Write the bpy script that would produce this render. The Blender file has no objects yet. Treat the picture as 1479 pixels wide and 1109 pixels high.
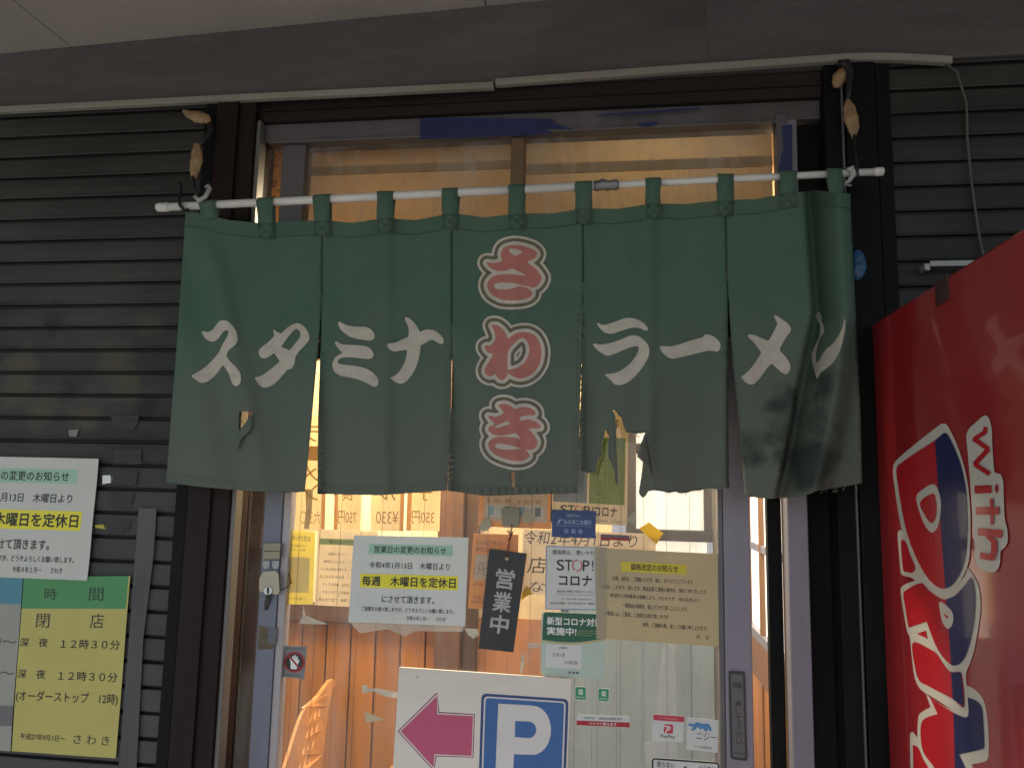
import bpy, bmesh, math, random
import numpy as np
from mathutils import Vector, Matrix
from mathutils.geometry import tessellate_polygon, delaunay_2d_cdt

# ------------------------------------------------------------------ camera, sky, sun, exposure
SC = bpy.context.scene
COL = SC.collection
F_PX = 1111.0
YAW, PITCH, ROLL = (math.radians(a) for a in (7.89, 7.48, 1.21))
CAM = np.array([0.0, -2.0, 1.45])
_f = np.array([-math.sin(YAW) * math.cos(PITCH), math.cos(YAW) * math.cos(PITCH), math.sin(PITCH)])
_r = np.array([math.cos(YAW), math.sin(YAW), 0.0])
_u = np.cross(_r, _f)
RT = math.cos(ROLL) * _r + math.sin(ROLL) * _u
UP = -math.sin(ROLL) * _r + math.cos(ROLL) * _u
cam = bpy.data.cameras.new('camera')
cam.sensor_fit = 'HORIZONTAL'; cam.sensor_width = 36.0
cam.lens = 36.0 * F_PX / 1479.0
cam.clip_start = 0.02; cam.clip_end = 2000
camo = bpy.data.objects.new('camera', cam); COL.objects.link(camo)
camo.matrix_world = Matrix(((RT[0], UP[0], -_f[0], CAM[0]), (RT[1], UP[1], -_f[1], CAM[1]), (RT[2], UP[2], -_f[2], CAM[2]), (0, 0, 0, 1)))
SC.camera = camo

SUN_FROM = Vector((-0.20, -0.66, 0.72)).normalized()      # behind the viewer; the canopy keeps it off the shop front
world = bpy.data.worlds.new('World'); SC.world = world; world.use_nodes = True
wn = world.node_tree
sky = wn.nodes.new('ShaderNodeTexSky'); sky.sky_type = 'NISHITA'; sky.sun_disc = False
sky.sun_elevation = math.asin(SUN_FROM.z); sky.sun_rotation = math.atan2(SUN_FROM.x, SUN_FROM.y)
sky.air_density = 1.0; sky.dust_density = 1.0
bg = wn.nodes['Background']; bg.inputs['Strength'].default_value = 0.08
wn.links.new(sky.outputs[0], bg.inputs['Color'])
sl = bpy.data.lights.new('sun', 'SUN'); sl.energy = 2.0; sl.angle = math.radians(4); sl.color = (1.0, 0.93, 0.82)
so = bpy.data.objects.new('sun', sl); COL.objects.link(so)
so.rotation_euler = (-SUN_FROM).to_track_quat('-Z', 'Y').to_euler(); so.location = SUN_FROM * 20
SC.view_settings.view_transform = 'Standard'; SC.view_settings.look = 'None'
SC.view_settings.exposure = 1.05; SC.view_settings.gamma = 1.0
SC.cycles.use_denoising = True
SC.cycles.max_bounces = 8; SC.cycles.transparent_max_bounces = 16
SC.cycles.sample_clamp_indirect = 4.0

# ------------------------------------------------------------------ helpers
def P(x, y, Y=0.0):
    """photo pixel -> point on the vertical plane at depth Y"""
    d = RT * ((x - 739.5) / F_PX) + UP * ((554.5 - y) / F_PX) + _f
    return CAM + d * ((Y - CAM[1]) / d[1])
def PX(x, y, X):
    d = RT * ((x - 739.5) / F_PX) + UP * ((554.5 - y) / F_PX) + _f
    return CAM + d * ((X - CAM[0]) / d[0])

MATS = {}
def mat(name, col, rough=0.6, metal=0.0, var=0.12, scale=9.0, bump=0.0, bscale=60.0, stretch=(1, 1, 1), dirt=None, dscale=2.5,
        dlo=0.5, dhi=0.7, dmax=0.8, coat=0.0, transl=0.0, emit=None, estr=0.0, alpha=1.0, spec=0.5, det=4.0):
    if name in MATS: return MATS[name]
    m = bpy.data.materials.new(name); m.use_nodes = True; t = m.node_tree; N = t.nodes; L = t.links
    b = N['Principled BSDF']; out = N['Material Output']
    tc = N.new('ShaderNodeTexCoord'); mp = N.new('ShaderNodeMapping'); mp.inputs['Scale'].default_value = stretch
    L.new(tc.outputs['Object'], mp.inputs['Vector'])
    no = N.new('ShaderNodeTexNoise'); no.inputs['Scale'].default_value = scale; no.inputs['Detail'].default_value = det
    L.new(mp.outputs[0], no.inputs['Vector'])
    cr = N.new('ShaderNodeValToRGB')
    cr.color_ramp.elements[0].position = 0.3; cr.color_ramp.elements[1].position = 0.72
    cr.color_ramp.elements[0].color = (*[c * (1 - var) for c in col], 1); cr.color_ramp.elements[1].color = (*[min(1, c * (1 + var)) for c in col], 1)
    L.new(no.outputs['Fac'], cr.inputs['Fac'])
    src = cr.outputs['Color']
    if dirt is not None:
        n2 = N.new('ShaderNodeTexNoise'); n2.inputs['Scale'].default_value = dscale; n2.inputs['Detail'].default_value = 7; n2.inputs['Roughness'].default_value = 0.65
        L.new(mp.outputs[0], n2.inputs['Vector'])
        mr = N.new('ShaderNodeMapRange'); mr.inputs[1].default_value = dlo; mr.inputs[2].default_value = dhi; mr.inputs[4].default_value = dmax
        L.new(n2.outputs['Fac'], mr.inputs[0])
        mx = N.new('ShaderNodeMix'); mx.data_type = 'RGBA'; mx.inputs[7].default_value = (*dirt, 1)
        L.new(mr.outputs[0], mx.inputs[0]); L.new(src, mx.inputs[6]); src = mx.outputs[2]
    L.new(src, b.inputs['Base Color'])
    rr = N.new('ShaderNodeMapRange'); rr.inputs[3].default_value = max(0.02, rough - 0.08); rr.inputs[4].default_value = min(1, rough + 0.08)
    L.new(no.outputs['Fac'], rr.inputs[0]); L.new(rr.outputs[0], b.inputs['Roughness'])
    b.inputs['Metallic'].default_value = metal; b.inputs['Coat Weight'].default_value = coat; b.inputs['Coat Roughness'].default_value = 0.06
    b.inputs['Specular IOR Level'].default_value = spec
    if bump:
        n3 = N.new('ShaderNodeTexNoise'); n3.inputs['Scale'].default_value = bscale; n3.inputs['Detail'].default_value = 3
        L.new(mp.outputs[0], n3.inputs['Vector'])
        bp = N.new('ShaderNodeBump'); bp.inputs['Strength'].default_value = bump; bp.inputs['Distance'].default_value = 0.01
        L.new(n3.outputs['Fac'], bp.inputs['Height']); L.new(bp.outputs[0], b.inputs['Normal'])
    if emit is not None:
        b.inputs['Emission Color'].default_value = (*emit, 1); b.inputs['Emission Strength'].default_value = estr
    if transl > 0:
        tr = N.new('ShaderNodeBsdfTranslucent'); L.new(src, tr.inputs['Color'])
        ms = N.new('ShaderNodeMixShader'); ms.inputs[0].default_value = transl
        L.new(b.outputs[0], ms.inputs[1]); L.new(tr.outputs[0], ms.inputs[2]); L.new(ms.outputs[0], out.inputs['Surface'])
    if alpha < 1: b.inputs['Alpha'].default_value = alpha
    MATS[name] = m
    return m

def glass_mat(name, haze=0.06, tint=(1, 1, 1), smear=(1, 1, 0.25)):
    m = bpy.data.materials.new(name); m.use_nodes = True; t = m.node_tree; N = t.nodes; L = t.links
    for n in list(N):
        if n.type != 'OUTPUT_MATERIAL': N.remove(n)
    out = [n for n in N if n.type == 'OUTPUT_MATERIAL'][0]
    tr = N.new('ShaderNodeBsdfTransparent'); tr.inputs[0].default_value = (*tint, 1)
    gl = N.new('ShaderNodeBsdfGlossy'); gl.inputs['Roughness'].default_value = 0.02
    fr = N.new('ShaderNodeFresnel'); fr.inputs[0].default_value = 1.5
    geo = N.new('ShaderNodeNewGeometry')
    inv = N.new('ShaderNodeMath'); inv.operation = 'SUBTRACT'; inv.inputs[0].default_value = 1.0
    L.new(geo.outputs['Backfacing'], inv.inputs[1])
    mu = N.new('ShaderNodeMath'); mu.operation = 'MULTIPLY'; L.new(fr.outputs[0], mu.inputs[0]); L.new(inv.outputs[0], mu.inputs[1])
    m1 = N.new('ShaderNodeMixShader'); L.new(mu.outputs[0], m1.inputs[0]); L.new(tr.outputs[0], m1.inputs[1]); L.new(gl.outputs[0], m1.inputs[2])
    df = N.new('ShaderNodeBsdfDiffuse'); df.inputs[0].default_value = (0.6, 0.58, 0.53, 1)
    tc = N.new('ShaderNodeTexCoord'); mp = N.new('ShaderNodeMapping'); mp.inputs['Scale'].default_value = smear
    L.new(tc.outputs['Object'], mp.inputs[0])
    no = N.new('ShaderNodeTexNoise'); no.inputs['Scale'].default_value = 9; no.inputs['Detail'].default_value = 8; no.inputs['Roughness'].default_value = 0.7
    L.new(mp.outputs[0], no.inputs['Vector'])
    mr = N.new('ShaderNodeMapRange'); mr.inputs[1].default_value = 0.46; mr.inputs[2].default_value = 0.74; mr.inputs[3].default_value = haze * 0.5; mr.inputs[4].default_value = haze * 4.2
    L.new(no.outputs['Fac'], mr.inputs[0])
    m2 = N.new('ShaderNodeMixShader'); L.new(mr.outputs[0], m2.inputs[0]); L.new(m1.outputs[0], m2.inputs[1]); L.new(df.outputs[0], m2.inputs[2])
    L.new(m2.outputs[0], out.inputs['Surface'])
    MATS[name] = m
    return m

WL = {}
def put(o, parent, loc):
    COL.objects.link(o)
    WL[o.name] = np.array(loc, float)
    if parent is not None:
        o.parent = parent; o.location = np.array(loc) - WL[parent.name]
    else:
        o.location = loc
def tag(o, label=None, cat=None, group=None, kind=None):
    if label: o['label'] = label
    if cat: o['category'] = cat
    if group: o['group'] = group
    if kind: o['kind'] = kind
    return o
def thing(name, label, cat, loc, group=None):
    o = bpy.data.objects.new(name, None); o.empty_display_size = 0.05
    put(o, None, loc); return tag(o, label, cat, group, 'thing')

class MB:
    def __init__(s): s.v = []; s.f = []; s.m = []; s.mats = []; s.sm = []
    def mi(s, m):
        if m not in s.mats: s.mats.append(m)
        return s.mats.index(m)
    def add(s, vs, fs, m, smooth=False):
        n = len(s.v); s.v += [tuple(float(c) for c in v) for v in vs]; k = s.mi(m)
        for f in fs: s.f.append([n + i for i in f]); s.m.append(k); s.sm.append(smooth)
        return s
    def box(s, x0, x1, y0, y1, z0, z1, m):
        return s.add([(x0, y0, z0), (x1, y0, z0), (x1, y1, z0), (x0, y1, z0), (x0, y0, z1), (x1, y0, z1), (x1, y1, z1), (x0, y1, z1)],
                     [(0, 3, 2, 1), (4, 5, 6, 7), (0, 1, 5, 4), (1, 2, 6, 5), (2, 3, 7, 6), (3, 0, 4, 7)], m)
    def beam(s, c0, c1, y0, y1, m):
        """prism: front quad given by four (x,z) corners c0=[bl,br], c1=[tr,tl]"""
        q = list(c0) + list(c1)
        return s.add([(x, y0, z) for x, z in q] + [(x, y1, z) for x, z in q],
                     [(0, 1, 2, 3), (7, 6, 5, 4), (0, 4, 5, 1), (1, 5, 6, 2), (2, 6, 7, 3), (3, 7, 4, 0)], m)
    def tube(s, pts, r, m, n=10, caps=True):
        pts = [np.array(p, float) for p in pts]; k = len(pts)
        rs = r if isinstance(r, (list, tuple)) else [r] * k
        vs = []; fs = []; prev = None
        for i, p in enumerate(pts):
            t = pts[min(i + 1, k - 1)] - pts[max(i - 1, 0)]; t /= np.linalg.norm(t) + 1e-12
            if prev is None:
                a = np.array([0, 0, 1.0]) if abs(t[2]) < 0.8 else np.array([1.0, 0, 0])
            else: a = prev
            a = a - t * (a @ t); a /= np.linalg.norm(a); b = np.cross(t, a); prev = a
            for j in range(n):
                an = 2 * math.pi * j / n
                vs.append(p + rs[i] * (math.cos(an) * a + math.sin(an) * b))
        for i in range(k - 1):
            for j in range(n):
                fs.append((i * n + j, i * n + (j + 1) % n, (i + 1) * n + (j + 1) % n, (i + 1) * n + j))
        s.add(vs, fs, m, True)
        if caps:
            s.add(vs[:n], [tuple(range(n))[::-1]], m); s.add(vs[-n:], [tuple(range(n))], m)
        return s
    def prism(s, pts2, fn_front, fn_back, m):
        """filled outline pts2 (any plane): front and back faces through mapping functions, and side walls"""
        tri = tessellate_polygon([[Vector((p[0], p[1], 0)) for p in pts2]])
        n = len(pts2); A = [fn_front(*p) for p in pts2]; B = [fn_back(*p) for p in pts2]
        return s.add(A + B, [tuple(t) for t in tri] + [tuple(n + i for i in reversed(t)) for t in tri] + [(i, (i + 1) % n, n + (i + 1) % n, n + i) for i in range(n)], m)
    def build(s, name, parent=None, bevel=0.0, solid=0.0, sub=0, origin=None):
        a = np.array(s.v); c = (a.min(0) + a.max(0)) / 2
        if parent is None: c[2] = a[:, 2].min()
        if origin is not None: c = np.array(origin)
        me = bpy.data.meshes.new(name); me.from_pydata([tuple(v) for v in a - c], [], s.f)
        for m in s.mats: me.materials.append(m)
        me.polygons.foreach_set('material_index', s.m); me.polygons.foreach_set('use_smooth', s.sm)
        me.validate(); me.update()
        bm = bmesh.new(); bm.from_mesh(me)
        if s.__dict__.get('merge', True): bmesh.ops.remove_doubles(bm, verts=bm.verts, dist=1e-6)
        if s.__dict__.get('norm', True): bmesh.ops.recalc_face_normals(bm, faces=bm.faces)
        bm.to_mesh(me); bm.free()
        o = bpy.data.objects.new(name, me)
        if bevel:
            b = o.modifiers.new('bevel', 'BEVEL'); b.width = bevel; b.segments = 2; b.limit_method = 'ANGLE'; b.angle_limit = math.radians(50)
        if solid:
            b = o.modifiers.new('solid', 'SOLIDIFY'); b.thickness = solid; b.offset = -1
        if sub:
            b = o.modifiers.new('sub', 'SUBSURF'); b.levels = b.render_levels = sub
        put(o, parent, c)
        return o

# text: glyphs of the built-in font, turned into plain meshes
_tc = {}
def glyphs(s, bold=0.0, shear=0.0):
    k = (s, bold, shear)
    if k not in _tc:
        c = bpy.data.curves.new('glyphs', 'FONT'); c.body = s; c.resolution_u = 3; c.fill_mode = 'FRONT'; c.offset = bold; c.shear = shear
        o = bpy.data.objects.new('glyphs', c); COL.objects.link(o)
        dg = bpy.context.evaluated_depsgraph_get(); ev = o.evaluated_get(dg); me = ev.to_mesh()
        v = np.array([tuple(q.co)[:2] for q in me.vertices]); f = [tuple(p.vertices) for p in me.polygons]
        ev.to_mesh_clear(); bpy.data.objects.remove(o); bpy.data.curves.remove(c)
        lo, hi = v.min(0), v.max(0)
        _tc[k] = ((v - lo) / np.maximum(hi - lo, 1e-6), f, (hi - lo))
    return _tc[k]

# ------------------------------------------------------------------ materials
ink = mat('black_ink', (0.015, 0.015, 0.016), 0.5)
ink_soft = mat('grey_ink', (0.07, 0.065, 0.06), 0.5)
ink_brown = mat('brown_ink', (0.10, 0.06, 0.03), 0.5)
white_ink = mat('white_ink', (0.75, 0.75, 0.73), 0.5, var=0.05)
grey_metal = mat('grey_aluminium', (0.12, 0.115, 0.125), 0.42, metal=0.3, var=0.15, stretch=(1, 1, 0.2), dirt=(0.05, 0.045, 0.04), dmax=0.6)
lav_metal = mat('lavender_grey_aluminium', (0.225, 0.215, 0.258), 0.45, metal=0.25, var=0.1, stretch=(1, 1, 0.15), dirt=(0.10, 0.09, 0.09), dlo=0.56, dhi=0.72, dmax=0.7, bump=0.05)
blue_metal = mat('blue_grey_aluminium', (0.15, 0.165, 0.21), 0.45, metal=0.25, var=0.12, stretch=(1, 1, 0.15), dirt=(0.07, 0.06, 0.05), dlo=0.55, dhi=0.7, dmax=0.7)
pale_strip = mat('pale_aluminium', (0.32, 0.32, 0.30), 0.4, metal=0.4, var=0.15, stretch=(1, 1, 0.2))
black_paint = mat('black_paint', (0.006, 0.006, 0.0065), 0.6, var=0.3, stretch=(1, 1, 0.2), dirt=(0.016, 0.015, 0.014), dmax=0.5, spec=0.12)
redbrown = mat('red_brown_steel', (0.019, 0.0105, 0.010), 0.55, spec=0.15, var=0.3, scale=14, stretch=(1, 1, 0.08), dirt=(0.02, 0.017, 0.016), dscale=4, dmax=0.7)
fascia_m = mat('fascia_board', (0.122, 0.117, 0.114), 0.8, var=0.32, scale=5, stretch=(0.35, 1, 1.6), dirt=(0.068, 0.063, 0.060), dscale=2.8, dlo=0.42, dhi=0.66, dmax=0.85, bump=0.15, bscale=30)
soffit_m = mat('soffit_board', (0.33, 0.30, 0.27), 0.8, var=0.1, scale=3, dirt=(0.17, 0.155, 0.135), dscale=1.3, dlo=0.5, dhi=0.8, dmax=0.35, bump=0.06, bscale=80)
dark_wood = mat('dark_beam', (0.024, 0.019, 0.018), 0.6, spec=0.15, var=0.3, stretch=(0.2, 1, 1))
blue_tape = mat('blue_tape', (0.018, 0.024, 0.11), 0.45, var=0.3, stretch=(0.3, 1, 1))
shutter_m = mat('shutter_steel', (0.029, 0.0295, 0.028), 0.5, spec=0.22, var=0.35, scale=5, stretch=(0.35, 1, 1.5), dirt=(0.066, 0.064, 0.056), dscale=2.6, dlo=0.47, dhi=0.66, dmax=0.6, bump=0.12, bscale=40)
shutter_dk = mat('shutter_groove', (0.008, 0.008, 0.008), 0.7)
conduit_m = mat('cream_trunking', (0.27, 0.255, 0.22), 0.5, var=0.15, stretch=(0.3, 1, 1), dirt=(0.12, 0.11, 0.09), dmax=0.6)
paper = mat('white_paper', (0.64, 0.665, 0.63), 0.35, var=0.04, scale=3, transl=0.12, dirt=(0.5, 0.5, 0.46), dmax=0.5)

# ------------------------------------------------------------------ ground and street
tag(MB().box(-40, 40, -60, 0.0, -0.3, 0.0, mat('concrete_paving', (0.34, 0.325, 0.30), 0.85, var=0.2, scale=3, bump=0.2)).build('pavement'), kind='structure')
tag(MB().box(-40, 40, 0.001, 40, -0.3, -0.004, MATS['concrete_paving']).build('ground'), kind='structure')

# ------------------------------------------------------------------ building shell
shop = thing('shop_building', 'dark shop front with grey fascia and pale soffit around the lit doorway', 'building', (0, 0.05, 0))
m = MB(); A = P(0, 160, 0); 
fx = P(1021, 85, 0)[0]
m.beam([(-2.6, 2.556), (fx - 0.0003, 2.5625)], [(fx - 0.0003, 2.9), (-2.6, 2.9)], -0.012, 0.12, fascia_m); m.build('fascia_board', shop)
MB().beam([(fx + 0.0003, 2.5625), (1.9, 2.566)], [(1.9, 2.9), (fx + 0.0003, 2.9)], -0.0115, 0.12, fascia_m).build('fascia_board', shop)
def sofz(x): return 2.736 + (x + 1.905) * (0.064 / 1.802)
def soffit(x0, x1, y0, y1, nm):
    m = MB(); g = 0.0018
    vs = [(x0 + g, y0, sofz(x0)), (x1 - g, y0, sofz(x1)), (x1 - g, y1, sofz(x1)), (x0 + g, y1, sofz(x0))]
    m.add(vs + [(a, b, c + 0.02) for a, b, c in vs], [(0, 1, 2, 3), (7, 6, 5, 4), (0, 4, 5, 1), (1, 5, 6, 2), (2, 6, 7, 3), (3, 7, 4, 0)], soffit_m)
    m.build('soffit_panel', shop)
for a, b in ((-3.5, -1.655), (-1.655, -0.372), (-0.372, 0.54), (0.54, 2.3)): soffit(a, b, -2.05, -0.013, '')
m = MB().box(-3.5, 2.3, -2.05, 0.3, 2.93, 2.97, fascia_m); m.build('roof', shop)
m = MB().box(-3.5, 2.3, -2.10, -2.052, 2.62, 2.97, fascia_m); m.build('canopy_edge', shop)
m = MB().box(-1.16, -1.095, -0.02, 0.10, 0, 2.553, redbrown).box(-1.094, -1.043, -0.012, 0.10, 0, 2.553, redbrown).box(-1.097, -1.092, -0.024, -0.005, 0, 2.553, redbrown)
m.build('post', shop, bevel=0.003)
m = MB().box(0.533, 0.582, -0.012, 0.10, 0, 2.562, black_paint).box(0.583, 0.658, -0.02, 0.10, 0, 2.562, black_paint).box(0.573, 0.579, -0.018, 0.0, 0, 2.562, grey_metal)
m.build('post', shop, bevel=0.003)
m = MB().box(-1.042, 0.532, 0.012, 0.10, 2.487, 2.556, dark_wood).box(-1.042, 0.532, 0.002, 0.10, 2.516, 2.520, dark_wood); m.build('beam', shop)
# masonry behind the shutters so that the room is closed
wallm = mat('plaster_wall', (0.25, 0.23, 0.2), 0.85)
m = MB().box(-3.5, -1.16, 0.04, 0.12, 0, 2.9, wallm); m.build('wall', shop)
m = MB().box(0.658, 2.3, 0.04, 0.12, 0, 2.9, wallm); m.build('wall', shop)

# ------------------------------------------------------------------ rolling shutters
def shutter(x0, x1, zref, label, group):
    t = thing('rolling_shutter', label, 'shutter', ((x0 + x1) / 2, 0.0, 0.0), group)
    p = 0.0655; z = zref - 40 * p
    prof = []
    while z < 2.6:
        if z > -0.02:
            prof += [(z + 0.000, 0.012, 1), (z + 0.0055, 0.012, 1), (z + 0.007, 0.001, 0), (z + 0.012, -0.0012, 0), (z + 0.0145, -0.0006, 0), (z + 0.036, -0.0018, 0), (z + 0.060, -0.0012, 0), (z + 0.0625, 0.0006, 1), (z + 0.0645, 0.006, 1)]
        z += p
    m = MB(); nx = 28
    rng = random.Random(5)
    xs = [x0 + (x1 - x0) * i / nx for i in range(nx + 1)]
    vs = []; fs = []; dk = []
    jit = {}
    for i, (z, y, k) in enumerate(prof):
        for j, x in enumerate(xs):
            vs.append((x, y + 0.0012 * math.sin(x * 5.1 + int(i / 9) * 1.9) + rng.uniform(-0.0003, 0.0003), z))
    n = nx + 1
    for i in range(len(prof) - 1):
        for j in range(nx):
            q = (i * n + j, i * n + j + 1, (i + 1) * n + j + 1, (i + 1) * n + j)
            (dk if prof[i][2] else fs).append(q)
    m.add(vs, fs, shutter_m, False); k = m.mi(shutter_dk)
    for q in dk: m.f.append(list(q)); m.m.append(k); m.sm.append(False)
    m.norm = False
    m.build('slat_curtain', t)
    m = MB().box(x0 if x0 > 0 else x1 - 0.035, x0 + 0.035 if x0 > 0 else x1, -0.016, 0.03, 0, 2.553, black_paint); m.build('guide_rail', t, bevel=0.002)
    return t
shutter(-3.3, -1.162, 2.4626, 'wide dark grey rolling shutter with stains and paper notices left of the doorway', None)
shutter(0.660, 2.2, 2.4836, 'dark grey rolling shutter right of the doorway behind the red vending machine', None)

# ------------------------------------------------------------------ door frame, transom, sliding door
gl = glass_mat('window_glass', 0.045)
glt = glass_mat('transom_glass', 0.06, (0.95, 0.93, 0.9))
fr = thing('doorway', 'aluminium doorway with transom window above the sliding door', 'doorway', (-0.25, 0.06, 0))
MB().box(-1.0425, -1.030, -0.002, 0.040, 0, 2.486, mat('dull_aluminium', (0.15, 0.15, 0.14), 0.45, metal=0.3, stretch=(1, 1, 0.2))).build('jamb', fr, bevel=0.003)
MB().box(0.422, 0.472, 0.03, 0.09, 0, 2.486, lav_metal).build('jamb', fr, bevel=0.003)
MB().box(-1.029, 0.532, 0.028, 0.095, 2.434, 2.486, grey_metal).box(-1.015, 0.421, 0.020, 0.095, 2.425, 2.433, grey_metal).build('header', fr, bevel=0.002)
MB().box(-0.976, -0.905, 0.035, 0.085, 1.986, 2.424, grey_metal).build('transom_frame', fr, bevel=0.002)
MB().box(0.418, 0.445, 0.022, 0.028, 1.99, 2.45, grey_metal).build('transom_frame', fr, bevel=0.002)
MB().box(-1.029, 0.421, 0.022, 0.095, 1.842, 1.985, mat('dark_rail', (0.022, 0.02, 0.02), 0.5)).box(-1.015, 0.421, 0.016, 0.022, 1.90, 1.912, grey_metal).build('rail', fr, bevel=0.002)
MB().box(-0.30, -0.262, 0.04, 0.09, 1.986, 2.424, mat('brown_mullion', (0.16, 0.10, 0.055), 0.6, dirt=(0.05, 0.035, 0.025), dmax=0.8)).build('mullion', fr, bevel=0.003)
MB().box(-0.904, -0.301, 0.058, 0.062, 1.986, 2.424, glt).build('transom_glass', fr)
MB().box(-0.261, 0.417, 0.058, 0.062, 1.986, 2.424, glt).build('transom_glass', fr)
MB().box(-1.029, -0.977, 0.058, 0.062, 1.986, 2.424, glt).build('side_glass', fr)
MB().box(-1.029, -0.966, 0.084, 0.088, 0.05, 1.841, gl).build('side_glass', fr)
MB().box(0.446, 0.532, 0.05, 0.1, 1.842, 2.427, black_paint).build('side_panel', fr)
MB().box(0.473, 0.532, 0.065, 0.1, 0, 1.84, black_paint).build('side_panel', fr)
MB().box(0.386, 0.421, 0.10, 0.13, 0, 1.841, black_paint).box(0.4215, 0.426, 0.091, 0.10, 0, 1.841, mat('edge_wood', (0.4, 0.25, 0.1), 0.5)).build('door_stop', fr)
MB().box(-1.015, 0.421, 0.03, 0.10, 0.0, 0.03, grey_metal).build('threshold', fr)

DY = 0.06
dr = thing('sliding_door', 'lavender grey sliding glass door under the green curtain, covered with stickers', 'door', (-0.3, DY, 0.03))
MB().box(-0.964, -0.912, 0.036, 0.082, 0.031, 1.838, blue_metal).box(-0.912, -0.890, 0.042, 0.078, 0.031, 1.838, mat('glazing_bead', (0.33, 0.31, 0.32), 0.4, metal=0.3, stretch=(1, 1, 0.15))).build('stile', dr, bevel=0.0025)
MB().box(0.267, 0.332, 0.036, 0.082, 0.031, 1.838, lav_metal).box(0.254, 0.267, 0.044, 0.076, 0.031, 1.838, grey_metal).build('stile', dr, bevel=0.0025)
MB().box(-0.889, 0.253, 0.038, 0.08, 0.031, 0.11, lav_metal).build('rail', dr, bevel=0.0025)
MB().box(-0.889, 0.253, 0.038, 0.08, 1.79, 1.838, grey_metal).build('rail', dr, bevel=0.0025)
pane = MB().box(-0.889, 0.253, DY - 0.002, DY + 0.002, 0.111, 1.789, gl).build('glass_pane', dr)
m = MB(); wm = mat('glass_wire', (0.06, 0.055, 0.05), 0.5, metal=0.5)
x = -0.868
while x < 0.25:
    m.tube([(x, DY, 0.112), (x, DY, 1.788)], 0.0005, wm, n=5); x += 0.0585
m.build('glass_wire', pane)
# ------------------------------------------------------------------ room behind the door
tan = mat('tan_board', (0.62, 0.44, 0.22), 0.7, var=0.1, scale=2, dirt=(0.45, 0.27, 0.12), dmax=0.5)
cream = mat('cream_board', (0.82, 0.70, 0.45), 0.6, var=0.06, scale=2)
orange = mat('orange_pine', (0.42, 0.172, 0.045), 0.42, var=0.25, scale=5, stretch=(3, 3, 0.25), dirt=(0.30, 0.11, 0.03), dscale=3, dlo=0.5, dhi=0.75, dmax=0.7, bump=0.05)
brown = mat('brown_wood', (0.10, 0.05, 0.03), 0.45, var=0.25, scale=6, stretch=(0.3, 1, 3))
darkbrown = mat('dark_brown_wood', (0.07, 0.035, 0.02), 0.45, var=0.25, stretch=(3, 3, 0.3))
room = thing('entrance_room', 'warm lit entrance room with orange pine wainscot seen through the glass door', 'room', (-0.4, 0.9, 0))
WY = 1.1
# wall: tan upper, cream boards, pine wainscot with vertical grooves
m = MB()
m.box(-3.0, 0.5, WY, WY + 0.05, 1.55, 2.95, tan); m.box(-3.0, 0.5, WY - 0.012, WY, 2.30, 2.36, brown)
m.build('upper_wall', room)
m = MB(); x = -3.0
while x < -0.72:
    m.box(x + 0.0012, min(x + 0.128, -0.70) - 0.0012, WY - 0.004, WY + 0.05, 0.96, 1.549, cream); x += 0.128
m.build('cream_board', room)
m = MB(); x = -3.02
while x < -0.72:
    m.box(x + 0.0035, min(x + 0.103, -0.70) - 0.0035, WY - 0.006, WY + 0.05, 0.0, 0.885, orange); x += 0.103
m.box(-3.0, -0.70, WY + 0.02, WY + 0.06, 0, 0.885, darkbrown)
m.build('wainscot', room, bevel=0.002)
MB().box(-3.0, -0.70, WY - 0.03, WY + 0.05, 0.886, 0.958, brown).build('dado_rail', room, bevel=0.004)
MB().box(-0.70, -0.60, WY - 0.09, WY + 0.05, 0, 2.95, mat('pillar_wood', (0.115, 0.056, 0.034), 0.45, var=0.25, stretch=(3, 3, 0.3))).box(-0.599, -0.545, WY - 0.05, WY + 0.05, 0, 2.95, darkbrown).build('pillar', room, bevel=0.004)
MB().box(-0.544, -0.05, WY - 0.01, WY + 0.05, 0, 0.93, mat('brown_panel', (0.33, 0.14, 0.06), 0.5, var=0.2, stretch=(2, 2, 0.3))).build('lower_panel', room)
MB().box(-0.544, -0.02, WY - 0.005, WY + 0.05, 0.931, 1.549, mat('sand_wall', (0.5, 0.38, 0.22), 0.7)).build('middle_panel', room)
# bright partition window and pale partition boards on the right
WD = 0.60
def wx(px): return P(px, 720, WD)[0]
def wz(py): return P(950, py, WD)[2]
win = thing('interior_window', 'interior window with grey frame behind the price notice, panes glowing in place of a lit white wall', 'window', (wx(965), WD, 0.9))
fp = mat('wall_glow_pane', (0.75, 0.73, 0.66), 0.5, emit=(1.0, 0.95, 0.82), estr=0.30, var=0.05)  # emission added to the panes, standing in for the lit white wall beyond
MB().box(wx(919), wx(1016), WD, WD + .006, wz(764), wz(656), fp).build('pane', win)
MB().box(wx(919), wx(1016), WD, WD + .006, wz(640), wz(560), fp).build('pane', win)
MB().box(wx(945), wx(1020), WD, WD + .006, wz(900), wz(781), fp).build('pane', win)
gf = mat('grey_wood_frame', (0.075, 0.066, 0.066), 0.5, var=0.2, stretch=(2, 2, 0.3))
MB().box(wx(904), wx(918.5), WD - .02, WD + .03, 1.0, 1.9, gf).build('frame', win, bevel=0.003)
MB().box(wx(919), wx(1030), WD - .012, WD + .03, wz(780.5), wz(764.5), gf).build('frame', win, bevel=0.003)
MB().box(wx(919), wx(1030), WD - .012, WD + .03, wz(655.5), wz(640.5), gf).build('frame', win, bevel=0.003)
MB().box(wx(1016.5), wx(1040), WD - .012, WD + .03, wz(764), wz(656), gf).build('frame', win, bevel=0.003)
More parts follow.
